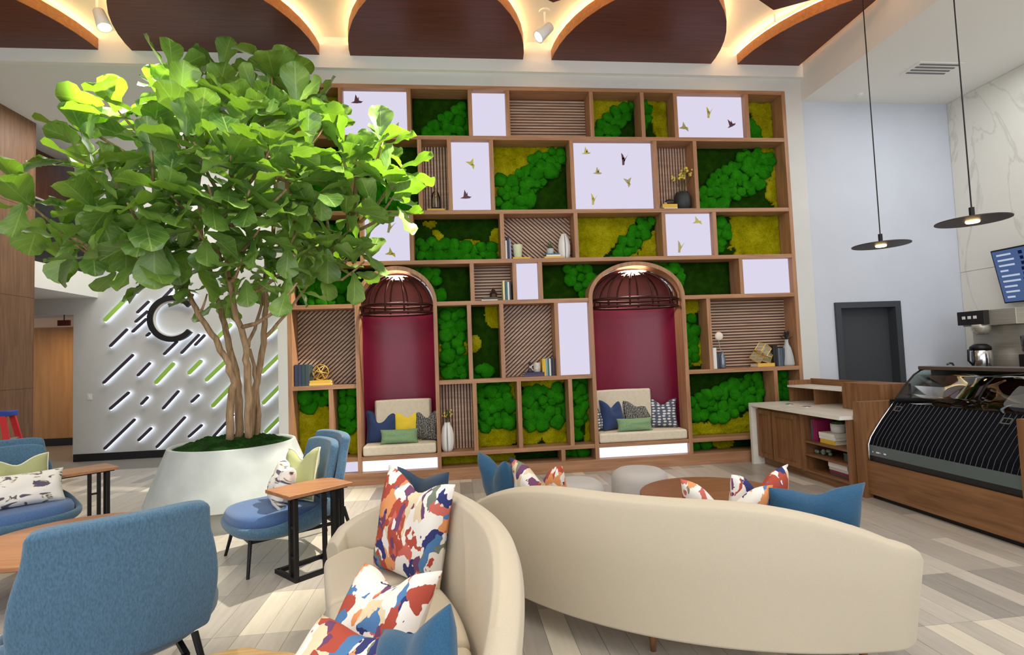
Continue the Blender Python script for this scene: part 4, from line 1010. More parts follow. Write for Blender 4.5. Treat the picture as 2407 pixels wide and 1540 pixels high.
# ================================================================== LOUNGE CHAIRS
F_CH = mat('chair_blue_weave', (84,120,148), .95, var=(66,98,120), scale=(1,1,.35), nscale=150, bump=.25, bscale=240, sheen=.25)
F_CHS = mat('chair_seat_blue', (80,112,160), .95, var=(68,98,142), nscale=120, bump=.2, bscale=240, sheen=.25)
def lounge_chair(loc, heading, label):
    t = thing('lounge_chair', label, 'chair', loc, heading, 'blue lounge chairs')
    # tall shell, slightly wrapped
    def back(u, v):
        s_ = 2*u-1; w_ = .35+.035*sin(pi*min(1, v*1.25))-.025*v*v; z = .33+.65*v-.02*abs(s_)**6*v**3
        return (-.335-.135*v+.11*s_*s_*(1-.4*v), s_*w_, z)
    MB().grid(back, 16, 14).build('back_shell', F_CH, t, solid=.075, bevel=.028, segs=4)
    def cush(u, v):
        s_ = 2*u-1; w_ = .325-.02*v*v; z = .42+.51*v-.03*abs(s_)**5*v**3
        return (-.295-.125*(v*.75+.2)+.10*s_*s_*(1-.4*v)+.035, s_*w_, z)
    MB().grid(cush, 10, 8).build('back_cushion', F_CH, t, solid=.075, bevel=.03, segs=4, subsurf=1)
    # bucket under the seat: low lip in front, rising to the back
    def rim(ph, k):
        c_, s_ = cos(ph), sin(ph); e_ = .72
        x_ = .06 + .40*math.copysign(abs(c_)**e_, c_)*(1 if c_ > 0 else 1.0); y_ = .43*math.copysign(abs(s_)**e_, s_)
        return x_, y_
    def bowl(u, v):
        ph = 2*pi*u; x_, y_ = rim(ph, 0); f_ = .55+.45*min(1, v*1.6)**.7
        back_ = max(0, (.30-x_)/.66); zr = .36+.20*back_**1.6
        return (.06+(x_-.06)*f_, y_*f_, .255+(zr-.255)*v**1.5)
    MB().grid(bowl, 32, 6, True).add([], []).build('seat_shell', F_CH, t, solid=.05, subsurf=1)
    pts = [rim(2*pi*k/32, 0) for k in range(32)]
    MB().prism([(.06+(x_-.06)*.56, y_*.56) for x_, y_ in pts], 'z', .245, .262).build('under_pan', M_BLACK, t)
    pr_ = MB()
    K = 32; rows = [(.80,.30),(.90,.315),(.945,.345),(.945,.395),(.91,.425),(.80,.437),(.40,.443),(.001,.445)]
    for f_, z in rows:
        for x_, y_ in pts: pr_.v.append((.075+(x_-.06)*f_+.01, y_*f_*.95, z))
    for j in range(len(rows)-1):
        for k in range(K): pr_.f.append((j*K+k, j*K+(k+1) % K, (j+1)*K+(k+1) % K, (j+1)*K+k))
    pr_.f.append(tuple(range(K-1, -1, -1))); pr_.build('seat_cushion', F_CHS, t, smooth=True)
    for s_ in (-1, 1): MB().box(-.33, .36, s_*.25-.012, s_*.25+.012, .225, .25).build('frame_rail', M_BLACK, t)
    MB().box(.34, .365, -.25, .25, .225, .25).box(-.345, -.32, -.25, .25, .225, .25).build('cross_rail', M_BLACK, t)
    for s_ in (-1, 1):
        MB().tube([(.355, s_*.25, .26), (.40, s_*.345, 0)], [.016, .012], 10).build('leg', M_BLACK, t)
        MB().tube([(-.385, s_*.27, .36), (-.47, s_*.34, 0)], [.016, .012], 10).build('leg', M_BLACK, t)
    return t
CR = (-1.46, -2.40); FR = Vector((-.825, -.565))
lounge_chair((*CR, 0), atan2(FR.y, FR.x), 'blue lounge chair in front of the concrete planter')
lounge_chair((-1.70, -4.33, 0), atan2(.81, -.59), 'blue lounge chair seen from behind in the foreground')
lounge_chair((-3.97, -1.90, 0), atan2(-.64, .77), 'blue lounge chair at the left edge of the picture')
PIP = fabric('cream_piping', (236,232,206), (230,226,198)); SPR_ = sprigprint('sprig_print', 1.0); SPR2 = sprigprint('sprig_print_wide', 3.0)
G3 = 'pillows on the lounge chairs'
pillow('white sprig-print pillow on the chair by the planter', SPR_, (-1.52,-2.52,.44), .40,.36,.16, face(-.88,-.48), -.30, .2, .1, seed=21, group=G3)
pillow('olive green pillow with pale edge on the chair by the planter', F_OLIVE, (-1.37,-2.42,.44), .40,.44,.15, face(-.6,-.8), -.25, .35, -.08, seed=22, piping=PIP, group=G3)
pillow('white sprig-print lumbar pillow on the chair at the left edge', SPR2, (-3.80,-2.03,.445), .62,.30,.17, face(.77,-.64), -.35, .0, .03, seed=23, group=G3)
pillow('olive green pillow with pale edge on the chair at the left edge', F_OLIVE, (-3.95,-1.85,.44), .46,.42,.15, face(.77,-.64), -.25, .30, seed=24, piping=PIP, group=G3)

# ================================================================== PLANTER AND TREE
PX, PY = -2.45, -.95
M_CONC = mat('pale_concrete', (200,206,202), .85, var=(180,186,182), nscale=3.5, bump=.05, detail=8)
pt = thing('planter', 'large tapered concrete planter holding the fig tree', 'planter', (PX, PY, 0))
MB().lathe([(.80,.19),(.845,.20),(.63,.765),(.605,.77),(.585,.75),(.56,.60)], n=64).build('body', M_CONC, pt, smooth=False, bevel=.006)
MB().lathe([(.79,0),(.79,.19)], n=64).build('base_ring', mat('grey_concrete', (168,170,162), .85, var=(158,160,152), nscale=4), pt)
so = MB()
def soilf(u, v):
    a = 2*pi*u; r_ = .60*v; n_ = noise.noise(Vector((cos(a)*r_*9, sin(a)*r_*9, 1)))+.6*noise.noise(Vector((cos(a)*r_*24, sin(a)*r_*24, 4)))
    return (cos(a)*r_, sin(a)*r_, .735+.095*(1-v*v)+.045*n_*(1-v**6))
sl = so.grid(soilf, 72, 26, True).build('moss_cover', moss_mat('moss_soil', (18,40,14), (36,70,26), (66,112,48), 40), pt, smooth=True); sl['kind'] = 'stuff'

TR = thing('fig_tree', 'tall fiddle-leaf fig tree with several stems rising from the planter', 'tree', (PX, PY, .78))
TO = Vector((PX, PY, .78))
M_BARK = mat('fig_bark', (184,154,118), .85, var=(138,108,78), scale=(10,10,1.2), nscale=3.5, bump=.5, detail=6, world=True)
# leaf: stiff, waisted, wavy rim; pale ribs from the uv map
lm = bpy.data.materials.new('fig_leaf'); lm.use_nodes = True; nt = lm.node_tree; L = nt.links.new
p = nt.nodes['Principled BSDF']; p.inputs['Roughness'].default_value = .36; p.inputs['Specular IOR Level'].default_value = .65; p.inputs['Coat Weight'].default_value = .25; p.inputs['Coat Roughness'].default_value = .3
uvn = nt.nodes.new('ShaderNodeUVMap'); sx = nt.nodes.new('ShaderNodeSeparateXYZ'); L(uvn.outputs[0], sx.inputs[0])
oi = nt.nodes.new('ShaderNodeNewGeometry')
def M_(op, a, b_=None):
    n_ = nt.nodes.new('ShaderNodeMath'); n_.operation = op
    for i_, q_ in enumerate((a, b_)):
        if q_ is None: continue
        if isinstance(q_, (int, float)): n_.inputs[i_].default_value = q_
        else: L(q_, n_.inputs[i_])
    return n_.outputs[0]
au = M_('ABSOLUTE', M_('SUBTRACT', sx.outputs[0], .5))
rib = M_('LESS_THAN', au, .022)
side = M_('LESS_THAN', M_('PINGPONG', M_('SUBTRACT', M_('MULTIPLY', sx.outputs[1], 6.0), M_('MULTIPLY', au, 4.6)), .5), .045)
vein = M_('MAXIMUM', rib, M_('MULTIPLY', side, .75))
nz = nt.nodes.new('ShaderNodeTexNoise'); nz.inputs['Scale'].default_value = 3.2; L(oi.outputs['Position'], nz.inputs['Vector'])
rl = nt.nodes.new('ShaderNodeValToRGB'); e = rl.color_ramp.elements; e[0].position = .3; e[0].color = lin((70,110,50))+(1,); e[1].position = .70; e[1].color = lin((138,174,82))+(1,)
L(nz.outputs['Fac'], rl.inputs[0])
mx = nt.nodes.new('ShaderNodeMix'); mx.data_type = 'RGBA'; mx.inputs[7].default_value = lin((176,200,112))+(1,); L(rl.outputs[0], mx.inputs[6]); L(M_('MULTIPLY', vein, .6), mx.inputs[0]); L(mx.outputs[2], p.inputs['Base Color'])
tr = nt.nodes.new('ShaderNodeBsdfTranslucent'); tr.inputs[0].default_value = lin((140,190,40))+(1,)
ms = nt.nodes.new('ShaderNodeMixShader'); ms.inputs[0].default_value = .28
L(p.outputs[0], ms.inputs[1]); L(tr.outputs[0], ms.inputs[2]); L(ms.outputs[0], nt.nodes['Material Output'].inputs[0])
def leaf_data(seed):
    q = random.Random(seed); nu, nv = 4, 8; vs = []; uv = []
    tt = [0, .10, .24, .40, .56, .72, .86, .955, 1.0]
    curl = q.uniform(-.10, .26); fold = q.uniform(.05, .38); wav = q.uniform(.03, .075); ph = q.uniform(0, 6); wd_ = q.uniform(.34, .41); waist = q.uniform(.08, .26)
    for j, t_ in enumerate(tt):
        w_ = wd_*(.06+.94*min(1, t_/.8)**.75)*sqrt(max(0, 1-max(0, (t_-.70)/.335)**2.4))*(1-waist*math.exp(-((t_-.36)/.13)**2))
        for i in range(nu+1):
            s_ = 2*i/nu-1
            y_ = t_-.05*s_*s_*t_*(1 if j < nv else 1.2)
            z = abs(s_)**1.3*w_*fold - curl*(t_**2)*1.1 + wav*sin(ph+j*1.9+(i > 2)*2.2)*abs(s_)**2*min(1, t_*3)
            vs.append((s_*w_, y_, z)); uv.append(((s_+1)/2, t_))
    fs = [(j*(nu+1)+i, j*(nu+1)+i+1, (j+1)*(nu+1)+i+1, (j+1)*(nu+1)+i) for j in range(nv) for i in range(nu)]
    return vs, fs, uv
def leaf_mesh_from(vs, fs, uv, name):
    me = bpy.data.meshes.new(name); me.from_pydata(vs, [], fs); ul = me.uv_layers.new(name='UVMap')
    for lp in me.loops: ul.data[lp.index].uv = uv[lp.vertex_index]
    for p_ in me.polygons: p_.use_smooth = True
    me.materials.append(lm); return me
LD = [leaf_data(s_) for s_ in range(7)]; LMESH = [leaf_mesh_from(*d_, 'leaf') for d_ in LD]
for me_ in LMESH: pass
def wp(px_, pz_, dy=0): return Vector((px_, PY+dy, pz_))
# stems (x, z, dy), then branches
stems = [
 ([(-2.43,0.74,-0.16),(-2.41,1.23,-0.19),(-2.35,1.42,-0.22),(-2.41,1.63,-0.25),(-2.49,1.85,-0.28),(-2.57,2.0,-0.31),(-2.65,2.15,-0.34),(-2.75,2.36,-0.37),(-2.79,2.48,-0.4),(-2.91,2.73,-0.43),(-3.0,3.04,-0.46)], 0.04),
 ([(-2.39,0.74,-0.02),(-2.4,1.22,0.01),(-2.42,1.47,0.04),(-2.49,1.73,0.07),(-2.57,1.99,0.1),(-2.64,2.26,0.13),(-2.73,2.52,0.16),(-2.79,2.79,0.19),(-2.89,3.03,0.22),(-2.9,3.41,0.25),(-2.94,3.82,0.28)], 0.042),
 ([(-2.27,0.74,-0.1),(-2.24,1.22,-0.14),(-2.24,1.6,-0.18),(-2.23,1.81,-0.22),(-2.3,2.12,-0.26),(-2.34,2.39,-0.3),(-2.36,2.6,-0.34),(-2.37,2.96,-0.38),(-2.33,3.36,-0.42)], 0.042),
 ([(-2.3,0.74,0.06),(-2.26,1.24,0.06),(-2.21,1.5,0.06),(-2.15,1.85,0.06),(-2.12,2.17,0.06),(-2.11,2.49,0.06),(-2.1,2.82,0.06),(-2.02,3.05,0.06),(-1.98,3.45,0.06),(-2.0,3.95,0.06)], 0.04),
 ([(-2.28,1.81,-0.04),(-2.23,2.01,0.01),(-2.17,2.27,0.06),(-2.14,2.5,0.11),(-2.07,2.87,0.16),(-1.79,3.29,0.21)], 0.02),
 ([(-2.15,1.88,0.06),(-2.01,2.07,0.12),(-1.84,2.3,0.18),(-1.7,2.51,0.24),(-1.48,2.92,0.3),(-1.23,3.21,0.36)], 0.02),
 ([(-2.89,2.51,-0.2),(-3.03,2.51,-0.25),(-3.18,2.59,-0.3),(-3.29,2.68,-0.35),(-3.4,2.74,-0.4)], 0.014),
 ([(-2.27,0.74,0.14),(-2.22,1.19,0.09),(-2.23,1.5,0.04),(-2.27,1.79,-0.01)], 0.034),
]
q = random.Random(21)
stem_pts = []
for P_, r0 in stems:
    pts = [wp(x_, z_, d_) for x_, z_, d_ in P_]
    rr = [r0*(1-.55*k/(len(pts)-1)) for k in range(len(pts))]
    fine = []; fr = []
    for i in range(len(pts)-1):
        for k in range(3):
            f_ = k/3; fine.append(pts[i].lerp(pts[i+1], f_)+Vector((q.uniform(-.012,.012), q.uniform(-.012,.012), 0))); fr.append(rr[i]*(1-f_)+rr[i+1]*f_)
    fine.append(pts[-1]); fr.append(rr[-1])
    MB().tube([v_-TO for v_ in fine], fr, 10).build('stem', M_BARK, TR, smooth=True)
    stem_pts += [v_ for v_ in fine if v_.z > 1.9]
# leaf clusters: (x, z, dy, leaves, leaf length)
CL = [(-3.12,5.08,-.3,5,.36),(-2.92,4.85,-.1,7,.38),(-2.00,5.0,-.2,6,.40),(-1.86,4.85,.1,7,.38),(-2.15,4.65,-.6,9,.38),
 (-3.72,4.60,-.3,6,.4),(-4.05,4.35,-.1,6,.42),(-3.40,4.45,-.7,7,.4),(-3.0,4.55,-.5,8,.4),(-2.6,4.75,-.3,8,.4),(-2.35,4.5,-.9,8,.42),(-1.75,4.55,-.5,8,.4),(-1.40,4.35,-.2,7,.38),(-1.20,4.10,-.5,7,.36),
 (-4.05,3.95,-.5,7,.4),(-3.75,3.85,-1.0,8,.42),(-3.30,4.05,-1.0,8,.42),(-2.85,4.15,-1.1,8,.42),(-2.45,4.0,-1.25,8,.4),(-2.0,4.1,-1.1,8,.4),(-1.60,4.0,-.9,8,.38),(-1.05,3.95,-.3,7,.36),(-.75,4.20,-.3,6,.34),(-.55,3.85,-.4,7,.38),(-.62,3.55,-.3,6,.38),
 (-4.55,3.45,-.6,6,.46),(-4.25,3.15,-.5,6,.4),(-3.95,3.45,-1.0,8,.4),(-3.55,3.45,-1.3,8,.42),(-3.15,3.6,-1.3,8,.42),(-2.7,3.65,-1.3,7,.4),(-2.25,3.6,-1.2,7,.36),(-1.85,3.6,-1.0,8,.34),(-1.45,3.55,-.7,8,.34),(-1.05,3.5,-.3,7,.36),
 (-4.0,2.98,-.7,6,.38),(-3.6,3.05,-1.1,7,.4),(-3.25,3.1,-1.2,7,.42),(-2.85,3.2,-1.1,6,.36),(-2.15,3.15,-.9,7,.30),(-1.75,3.1,-.6,6,.32),(-1.25,3.1,-.1,7,.36),(-.95,2.95,.0,6,.36),(-1.0,2.75,.1,5,.34),
 (-3.55,2.72,-.6,5,.34),(-2.35,2.80,-.9,6,.30),(-2.95,2.72,-.5,4,.30),(-1.85,2.72,-.6,8,.28),(-1.75,2.52,-.7,6,.28),(-2.72,2.42,-.4,4,.26),(-2.55,2.35,.2,5,.28),(-2.2,2.6,.4,5,.3),(-2.1,2.95,-.2,7,.32),(-1.5,2.95,.2,7,.34),(-2.6,3.0,-.3,7,.34),(-3.1,2.95,-.6,6,.34),(-1.2,2.75,.3,5,.34),
 (-3.3,3.9,.3,8,.4),(-2.7,4.2,.5,8,.4),(-2.1,4.2,.5,8,.4),(-1.6,3.8,.4,8,.38),(-3.6,3.4,.3,7,.4),(-2.4,3.6,.7,8,.4),(-1.7,3.2,.5,7,.36),(-3.0,3.3,.5,7,.38),(-3.2,4.7,.2,6,.38),(-1.5,4.6,.3,6,.36),(-2.5,4.95,.3,7,.38)]
leaves = []
for (cx_, cz_, dy_, n_, ll) in CL:
    f_ = (6.274+dy_*.9)/6.274; c_ = wp(cx_*f_, 1.6+(cz_-1.6)*f_, dy_*.9); cz_ = c_.z
    b0 = min([p_ for p_ in stem_pts if p_.z < cz_-.1] or stem_pts, key=lambda p_: (p_-c_).length + .25*abs(p_.z-(cz_-.7)))
    mid = b0.lerp(c_, .55)+Vector((0, 0, -.10+q.uniform(-.05,.05)))
    r_ = .012+.006*(c_-b0).length
    MB().tube([v_-TO for v_ in (b0, b0.lerp(mid, .5)+Vector((0,0,-.03)), mid, mid.lerp(c_, .6)+Vector((0,0,-.01)), c_)], [r_*1.5, r_*1.25, r_, r_*.8, r_*.55], 7).build('branch', M_BARK, TR, smooth=True)
    axis = (c_-wp(-2.35, 3.0, .0)).normalized(); axis = (axis*.75+Vector((0,0,.6))).normalized(); n_ = int(n_*1.55)
    for k in range(n_):
        a_ = k*2.399+q.uniform(-.3,.3); el = radians(q.uniform(-25, 40) if k > 2 else q.uniform(35, 75)); 
        if cz_ < 3.4: el -= radians(22)
        u_ = axis.orthogonal().normalized(); w_ = axis.cross(u_)
        d_ = ((u_*cos(a_)+w_*sin(a_))*cos(el)+axis*sin(el)).normalized()
        side_ = d_.cross(Vector((0,0,1)))
        if side_.length < .1: side_ = Vector((1,0,0))
        side_.normalize(); up_ = side_.cross(d_).normalized()
        tw = q.uniform(-.55,.55); s2 = side_*cos(tw)+up_*sin(tw); up2 = s2.cross(d_).normalized()
        base_ = c_+d_*.04-axis*q.uniform(-.04,.30)+Vector((q.uniform(-.06,.06), q.uniform(-.06,.06), q.uniform(-.05,.05)))
        L_ = ll*q.uniform(.78,1.18)
        mtx = Matrix((( s2.x*L_, d_.x*L_, up2.x*L_, base_.x-TO.x),(s2.y*L_, d_.y*L_, up2.y*L_, base_.y-TO.y),(s2.z*L_, d_.z*L_, up2.z*L_, base_.z-TO.z),(0,0,0,1)))
        leaves.append((mtx, q.randrange(7), (base_-Vector((0,-7.224,1.6))).length/L_))
leaves.sort(key=lambda a_: a_[2])
rv, rfc, ruv = [], [], []
for i, (mtx, k, _) in enumerate(leaves):
    if i < 296:
        o = inst('leaf', LMESH[k], TR); o.matrix_local = mtx
    else:
        vs, fs, uv = LD[k]; n0 = len(rv); rv += [tuple(mtx @ Vector(v_)) for v_ in vs]; rfc += [tuple(a_+n0 for a_ in f_) for f_ in fs]; ruv += uv
if rv:
    o = bpy.data.objects.new('inner_foliage', leaf_mesh_from(rv, rfc, ruv, 'inner_foliage')); C.objects.link(o); o.parent = TR; o['kind'] = 'stuff'
# ================================================================== SIGN WALL: glowing bars and ring
M_BARD = mat('bar_dark', (62,54,66), .5); M_BARG = mat('bar_green', (172,222,96), .5); M_HALO = emis('halo_led', (222,232,255), 3.4)
dark = [((-5.76,2.64),(-5.54,2.86)),((-5.79,2.47),(-5.56,2.68)),((-5.84,2.29),(-5.58,2.54)),((-5.60,2.21),(-5.52,2.28)),((-6.22,2.04),(-5.91,2.36)),((-6.33,1.38),(-5.81,1.89)),((-5.75,1.49),(-5.52,1.73)),((-6.22,.91),(-5.88,1.21)),((-5.69,.97),(-5.56,1.11)),((-5.32,.87),(-5.03,1.2)),((-4.83,.97),(-4.68,1.11)),((-6.31,.2),(-5.78,.72)),((-5.74,.32),(-5.5,.55)),((-5.43,.18),(-4.92,.72)),((-4.88,.34),(-4.63,.56)),((-4.45,.32),(-4.08,.72)),((-5.3,1.86),(-5.05,2.11)),((-5.0,1.87),(-4.67,2.22)),((-4.76,2.01),(-4.57,2.21)),((-5.07,3.11),(-4.94,3.23)),((-5.42,2.78),(-5.14,3.08)),((-4.85,2.89),(-4.77,2.97)),((-4.41,3.28),(-4.1,3.6))]
green = [((-6.32,2.51),(-5.8,3.06)),((-5.45,1.34),(-5.11,1.71)),((-4.88,1.49),(-4.63,1.74)),((-4.58,1.35),(-4.17,1.74)),((-4.47,.87),(-4.0,1.36)),((-3.6,1.45),(-3.1,1.93)),((-3.58,.88),(-3.24,1.22)),((-3.54,.35),(-3.1,.78)),((-3.5,2.13),(-3.1,2.5)),((-5.72,3.28),(-5.4,3.6)),((-5.38,3.24),(-5.1,3.5)),((-4.39,2.11),(-4.1,2.4)),((-6.21,3.18),(-5.95,3.45))]
allb = [(a, b_, 'dark') for a, b_ in dark] + [(a, b_, 'lime green') for a, b_ in green]
rowof = lambda a, b_: min(range(6), key=lambda k: abs((a[1]+b_[1])/2-[.46,1.05,1.6,2.1,2.68,3.3][k]))
rows = {}
for it in allb: rows.setdefault(rowof(it[0], it[1]), []).append(it)
ORD = ['first','second','third','fourth','fifth','sixth','seventh','eighth','ninth','tenth','eleventh','twelfth']
RN = ['lowest','second lowest','third lowest','fourth lowest','second highest','highest']
for rk, its in rows.items():
    its.sort(key=lambda t_: t_[0][0])
    for k, (a, b_, col) in enumerate(its):
        ln = sqrt((b_[0]-a[0])**2+(b_[1]-a[1])**2); an = atan2(b_[1]-a[1], b_[0]-a[0])
        t = thing('light_bar', '%s %s glowing diagonal bar, %s row, %s from the left' % ('long' if ln > .45 else 'short', col, RN[rk], ORD[k]), 'light bar', ((a[0]+b_[0])/2, 3.3, (a[1]+b_[1])/2), 0, 'glowing diagonal bars on the grey wall')
        t.rotation_euler = (0, -an, 0)
        wv = .025 if col == 'dark' else .036; n_ = 6
        cap = [(ln/2-wv+wv*sin(pi*i/n_), wv*cos(pi*i/n_)) for i in range(n_+1)] + [(-ln/2+wv-wv*sin(pi*i/n_), -wv*cos(pi*i/n_)) for i in range(n_+1)]
        MB().prism(cap, 'y', -.075, -.05).build('face', M_BARD if col == 'dark' else M_BARG, t)
        MB().box(-ln/2-.004, ln/2+.004, -.05, -.04, -wv*1.2, wv*.9).build('halo_led', M_HALO, t)
        for x_ in (-ln*.3, ln*.3): MB().tube([(x_, -.045, 0), (x_, 0, 0)], .006, 6).build('stand_off', M_BLACK, t)
ring = thing('ring_sign', 'large black open ring sign with white inner rim among the glowing bars', 'sign', (-5.13, 3.3, 2.52))
def arc(r0, r1, a0, a1, y0, y1, n_=40):
    pts = [(r1*cos(a0+(a1-a0)*k/n_), r1*sin(a0+(a1-a0)*k/n_)) for k in range(n_+1)] + [(r0*cos(a1+(a0-a1)*k/n_), r0*sin(a1+(a0-a1)*k/n_)) for k in range(n_+1)]
    v_ = []; f_ = []; N_ = len(pts); n2 = n_+1
    for y_ in (y0, y1): v_ += [(x_, y_, z_) for x_, z_ in pts]
    for i in range(n_): f_ += [(i, i+1, N_-2-i, N_-1-i), (N_+i, N_+N_-1-i, N_+N_-2-i, N_+i+1)]
    for i in range(N_): f_.append((i, (i+1) % N_, N_+(i+1) % N_, N_+i))
    return MB().add(v_, f_)
arc(.33, .43, radians(38), radians(322), -.12, -.05).build('ring_face', mat('sign_black', (20,22,24), .45), ring)
arc(.305, .33, radians(60), radians(300), -.10, -.05).build('inner_rim', M_WHITE, ring)
arc(.34, .42, radians(40), radians(320), -.05, -.04).build('halo_led', M_HALO, ring)
sw_ = thing('wall_switch', 'small white switch plate on the grey wall left of the bars', 'switch', (-6.59, 3.3, 1.15))
MB().box(-.035, .035, -.008, 0, -.055, .055).build('plate', M_WHITE, sw_); MB().box(-.012, .012, -.014, -.008, -.025, .025).build('rocker', M_WHITE, sw_)

# ---- stepladder
ld = thing('step_ladder', 'red stepladder with a blue top cap at the left edge', 'ladder', (-5.42, -.15, 0), radians(8))
M_RED = mat('ladder_red', (204,40,44), .5); M_BLU = mat('ladder_blue', (34,62,150), .5); M_ALU = mat('aluminium', (196,196,192), .35, metal=.8)
MB().box(-.20, .13, -.10, .10, 1.11, 1.17).build('top_cap', M_BLU, ld, bevel=.01)
for s_ in (-1, 1):
    MB().add(*(lambda b0, b1: ([Vector(b0)+Vector((dx*.035, dy*.012, 0)) for dx, dy in ((-1,-1),(1,-1),(1,1),(-1,1))]+[Vector(b1)+Vector((dx*.035, dy*.012, 0)) for dx, dy in ((-1,-1),(1,-1),(1,1),(-1,1))], [(0,3,2,1),(4,5,6,7),(0,1,5,4),(1,2,6,5),(2,3,7,6),(3,0,4,7)]))((-.36, s_*.22, 0), (-.07, s_*.085, 1.12))).build('front_rail', M_RED, ld)
    MB().add(*(lambda b0, b1: ([Vector(b0)+Vector((dx*.03, dy*.012, 0)) for dx, dy in ((-1,-1),(1,-1),(1,1),(-1,1))]+[Vector(b1)+Vector((dx*.03, dy*.012, 0)) for dx, dy in ((-1,-1),(1,-1),(1,1),(-1,1))], [(0,3,2,1),(4,5,6,7),(0,1,5,4),(1,2,6,5),(2,3,7,6),(3,0,4,7)]))((.30, s_*.20, 0), (.07, s_*.085, 1.12))).build('rear_rail', M_RED, ld)
for k, z_ in enumerate((.28, .56, .84)):
    f_ = z_/1.12; x_ = -.36+.29*f_; w_ = .22-.135*f_
    MB().box(x_-.04, x_+.04, -w_, w_, z_-.012, z_+.012).build('step', M_ALU, ld)
    MB().box(.30-.23*f_-.01, .30-.23*f_+.01, -.2+.115*f_, .2-.115*f_, z_-.01, z_+.01).build('brace', M_ALU, ld)

# ================================================================== COUNTER
M_QUARTZ = mat('white_quartz', (240,236,226), .25, var=(230,225,214), nscale=5)
ct = thing('service_counter', 'walnut service counter with white stone top beside the display wall', 'counter', (4.20, -.97, 0))
def cp_(mb, nm, m, par=ct, **k):
    o = mb.build(nm, m, par, **k); o.matrix_parent_inverse = Matrix.Translation(ct.location).inverted() if par is ct else Matrix.Identity(4); return o
cp_(MB().box(4.03, 5.0, -1.90, -.13, .79, .83), 'stone_top', M_QUARTZ)
cp_(MB().box(4.03, 4.97, -.18, -.13, 0, .79), 'waterfall_end', M_QUARTZ)
CWZ = COUNTER_W('z'); CWY = COUNTER_W('y')
cp_(MB().box(4.19, 4.97, -1.90, -.18, 0, .10), 'toe_kick', CWY)
cp_(MB().box(4.13, 4.97, -1.10, -.18, .10, .79), 'carcass', CWZ)
for k, (y0, y1) in enumerate([(-.53, -.20), (-1.07, -.56)]):
    d = MB().box(4.118, 4.13, y0, y1, .115, .76).build('door', CWZ, ct); d.matrix_parent_inverse = Matrix.Translation(ct.location).inverted()
    for bx in ((y0, y0+.055, .115, .75), (y1-.055, y1, .115, .75), (y0+.055, y1-.055, .115, .17), (y0+.055, y1-.055, .695, .75)):
        MB().box(4.094, 4.118, bx[0], bx[1], bx[2], bx[3]).build('stile', CWZ, d)
cp_(MB().box(4.12, 4.97, -1.13, -1.10, .10, .79), 'partition', CWZ)
cp_(MB().box(4.12, 4.97, -1.90, -1.865, .10, .79), 'partition', CWZ)
cp_(MB().box(4.94, 4.97, -1.865, -1.13, .10, .79), 'shelf_back', CWZ)
for z_ in (.10, .285, .44): cp_(MB().box(4.14, 4.94, -1.865, -1.13, z_, z_+.022), 'open_shelf', CWY)
for y_ in (-.55, -.9):
    g_ = thing('counter_grommet', 'round metal grommet in the white counter top, %s' % ('nearer the display wall' if y_ > -.6 else 'nearer the pastry case'), 'grommet', (4.36, y_, .83)); MB().lathe([(.05,0),(.05,.004),(.04,.006)], n=22).build('ring', M_CHROME, g_)
rs = thing('counter_riser', 'walnut riser box with white shelf on top of the counter', 'riser', (4.60, -.7, .83))
def rp_(mb, nm, m): o = mb.build(nm, m, rs); o.matrix_parent_inverse = Matrix.Translation(rs.location).inverted()
rp_(MB().box(4.58, 4.95, -1.24, -.19, 1.03, 1.055), 'stone_shelf', M_QUARTZ)
for y_ in (-.20, -.72, -1.235): rp_(MB().box(4.60, 4.95, y_-.012, y_+.012, .831, 1.03), 'upright', CWZ)
rp_(MB().box(4.93, 4.96, -1.82, -.19, .831, 1.135), 'back_panel', CWY); rp_(MB().box(4.58, 4.96, -1.82, -1.25, .831, 1.14), 'end_box', CWZ); rp_(MB().box(4.59, 4.95, -.215, -.19, 1.055, 1.12), 'side_lip', CWZ)
# things on the open shelves of the counter (rotated so that spines face the room)
RZ = -pi/2
book((4.22, -1.175, .464), .035, .245, .2, (96,92,110), 'grey book standing at the left of the counter shelf', rz=RZ)
book((4.22, -1.215, .464), .035, .25, .2, (160,30,90), 'magenta book standing next to the grey one', rz=RZ)
book((4.22, -1.255, .464), .032, .24, .2, (140,24,76), 'dark magenta book beside the stacked white books', rz=RZ)
book((4.20, -1.46, .464), .05, .24, .2, YEL, 'yellow book at the bottom of the counter shelf stack', 'flat', rz=RZ)
book((4.20, -1.46, .515), .035, .27, .21, WHT, 'lower white book in the counter shelf stack', 'flat', rz=RZ)
book((4.20, -1.45, .551), .035, .26, .21, (240,236,222), 'upper white book in the counter shelf stack', 'flat', rz=RZ)
pp = thing('potted_plant', 'squat white pot with low greenery on the white books', 'potted plant', (4.34, -1.46, .587))
MB().lathe([(.06,0),(.075,.01),(.08,.10),(.072,.10),(.065,.07)], n=24).build('pot', M_WCER, pp, smooth=True)
for k in range(16):
    a = k*2.4; MB().ball((cos(a)*.045*(k%3)/2, sin(a)*.045*(k%3)/2, .105), (.022,.022,.016), 7, 5).build('leaf', M_LEAFS, pp)
bw = thing('bowl', 'dark wooden bowl with olive moss at the right of the counter shelf', 'bowl', (4.34, -1.74, .463))
MB().lathe([(.04,0),(.08,.025),(.105,.07),(.095,.07),(.07,.03)], n=24).build('body', mat('dark_bowl', (66,42,30), .5), bw, smooth=True)
MB().ball((0,0,.075), (.085,.085,.035), 16, 8).build('moss', MO_L, bw, smooth=True)
bd = thing('bead_garland', 'pale green wooden beads lying on the middle counter shelf', 'beads', (4.26, -1.32, .308))
for k in range(12): MB().ball((.02*cos(k*.9)+.012*(k % 3), -.06+.022*k*.9, .022+(.03 if k in (1,2,3) else 0)), .021, 10, 7).build('bead', mat('sage_bead', (136,150,132), .5), bd, smooth=True)
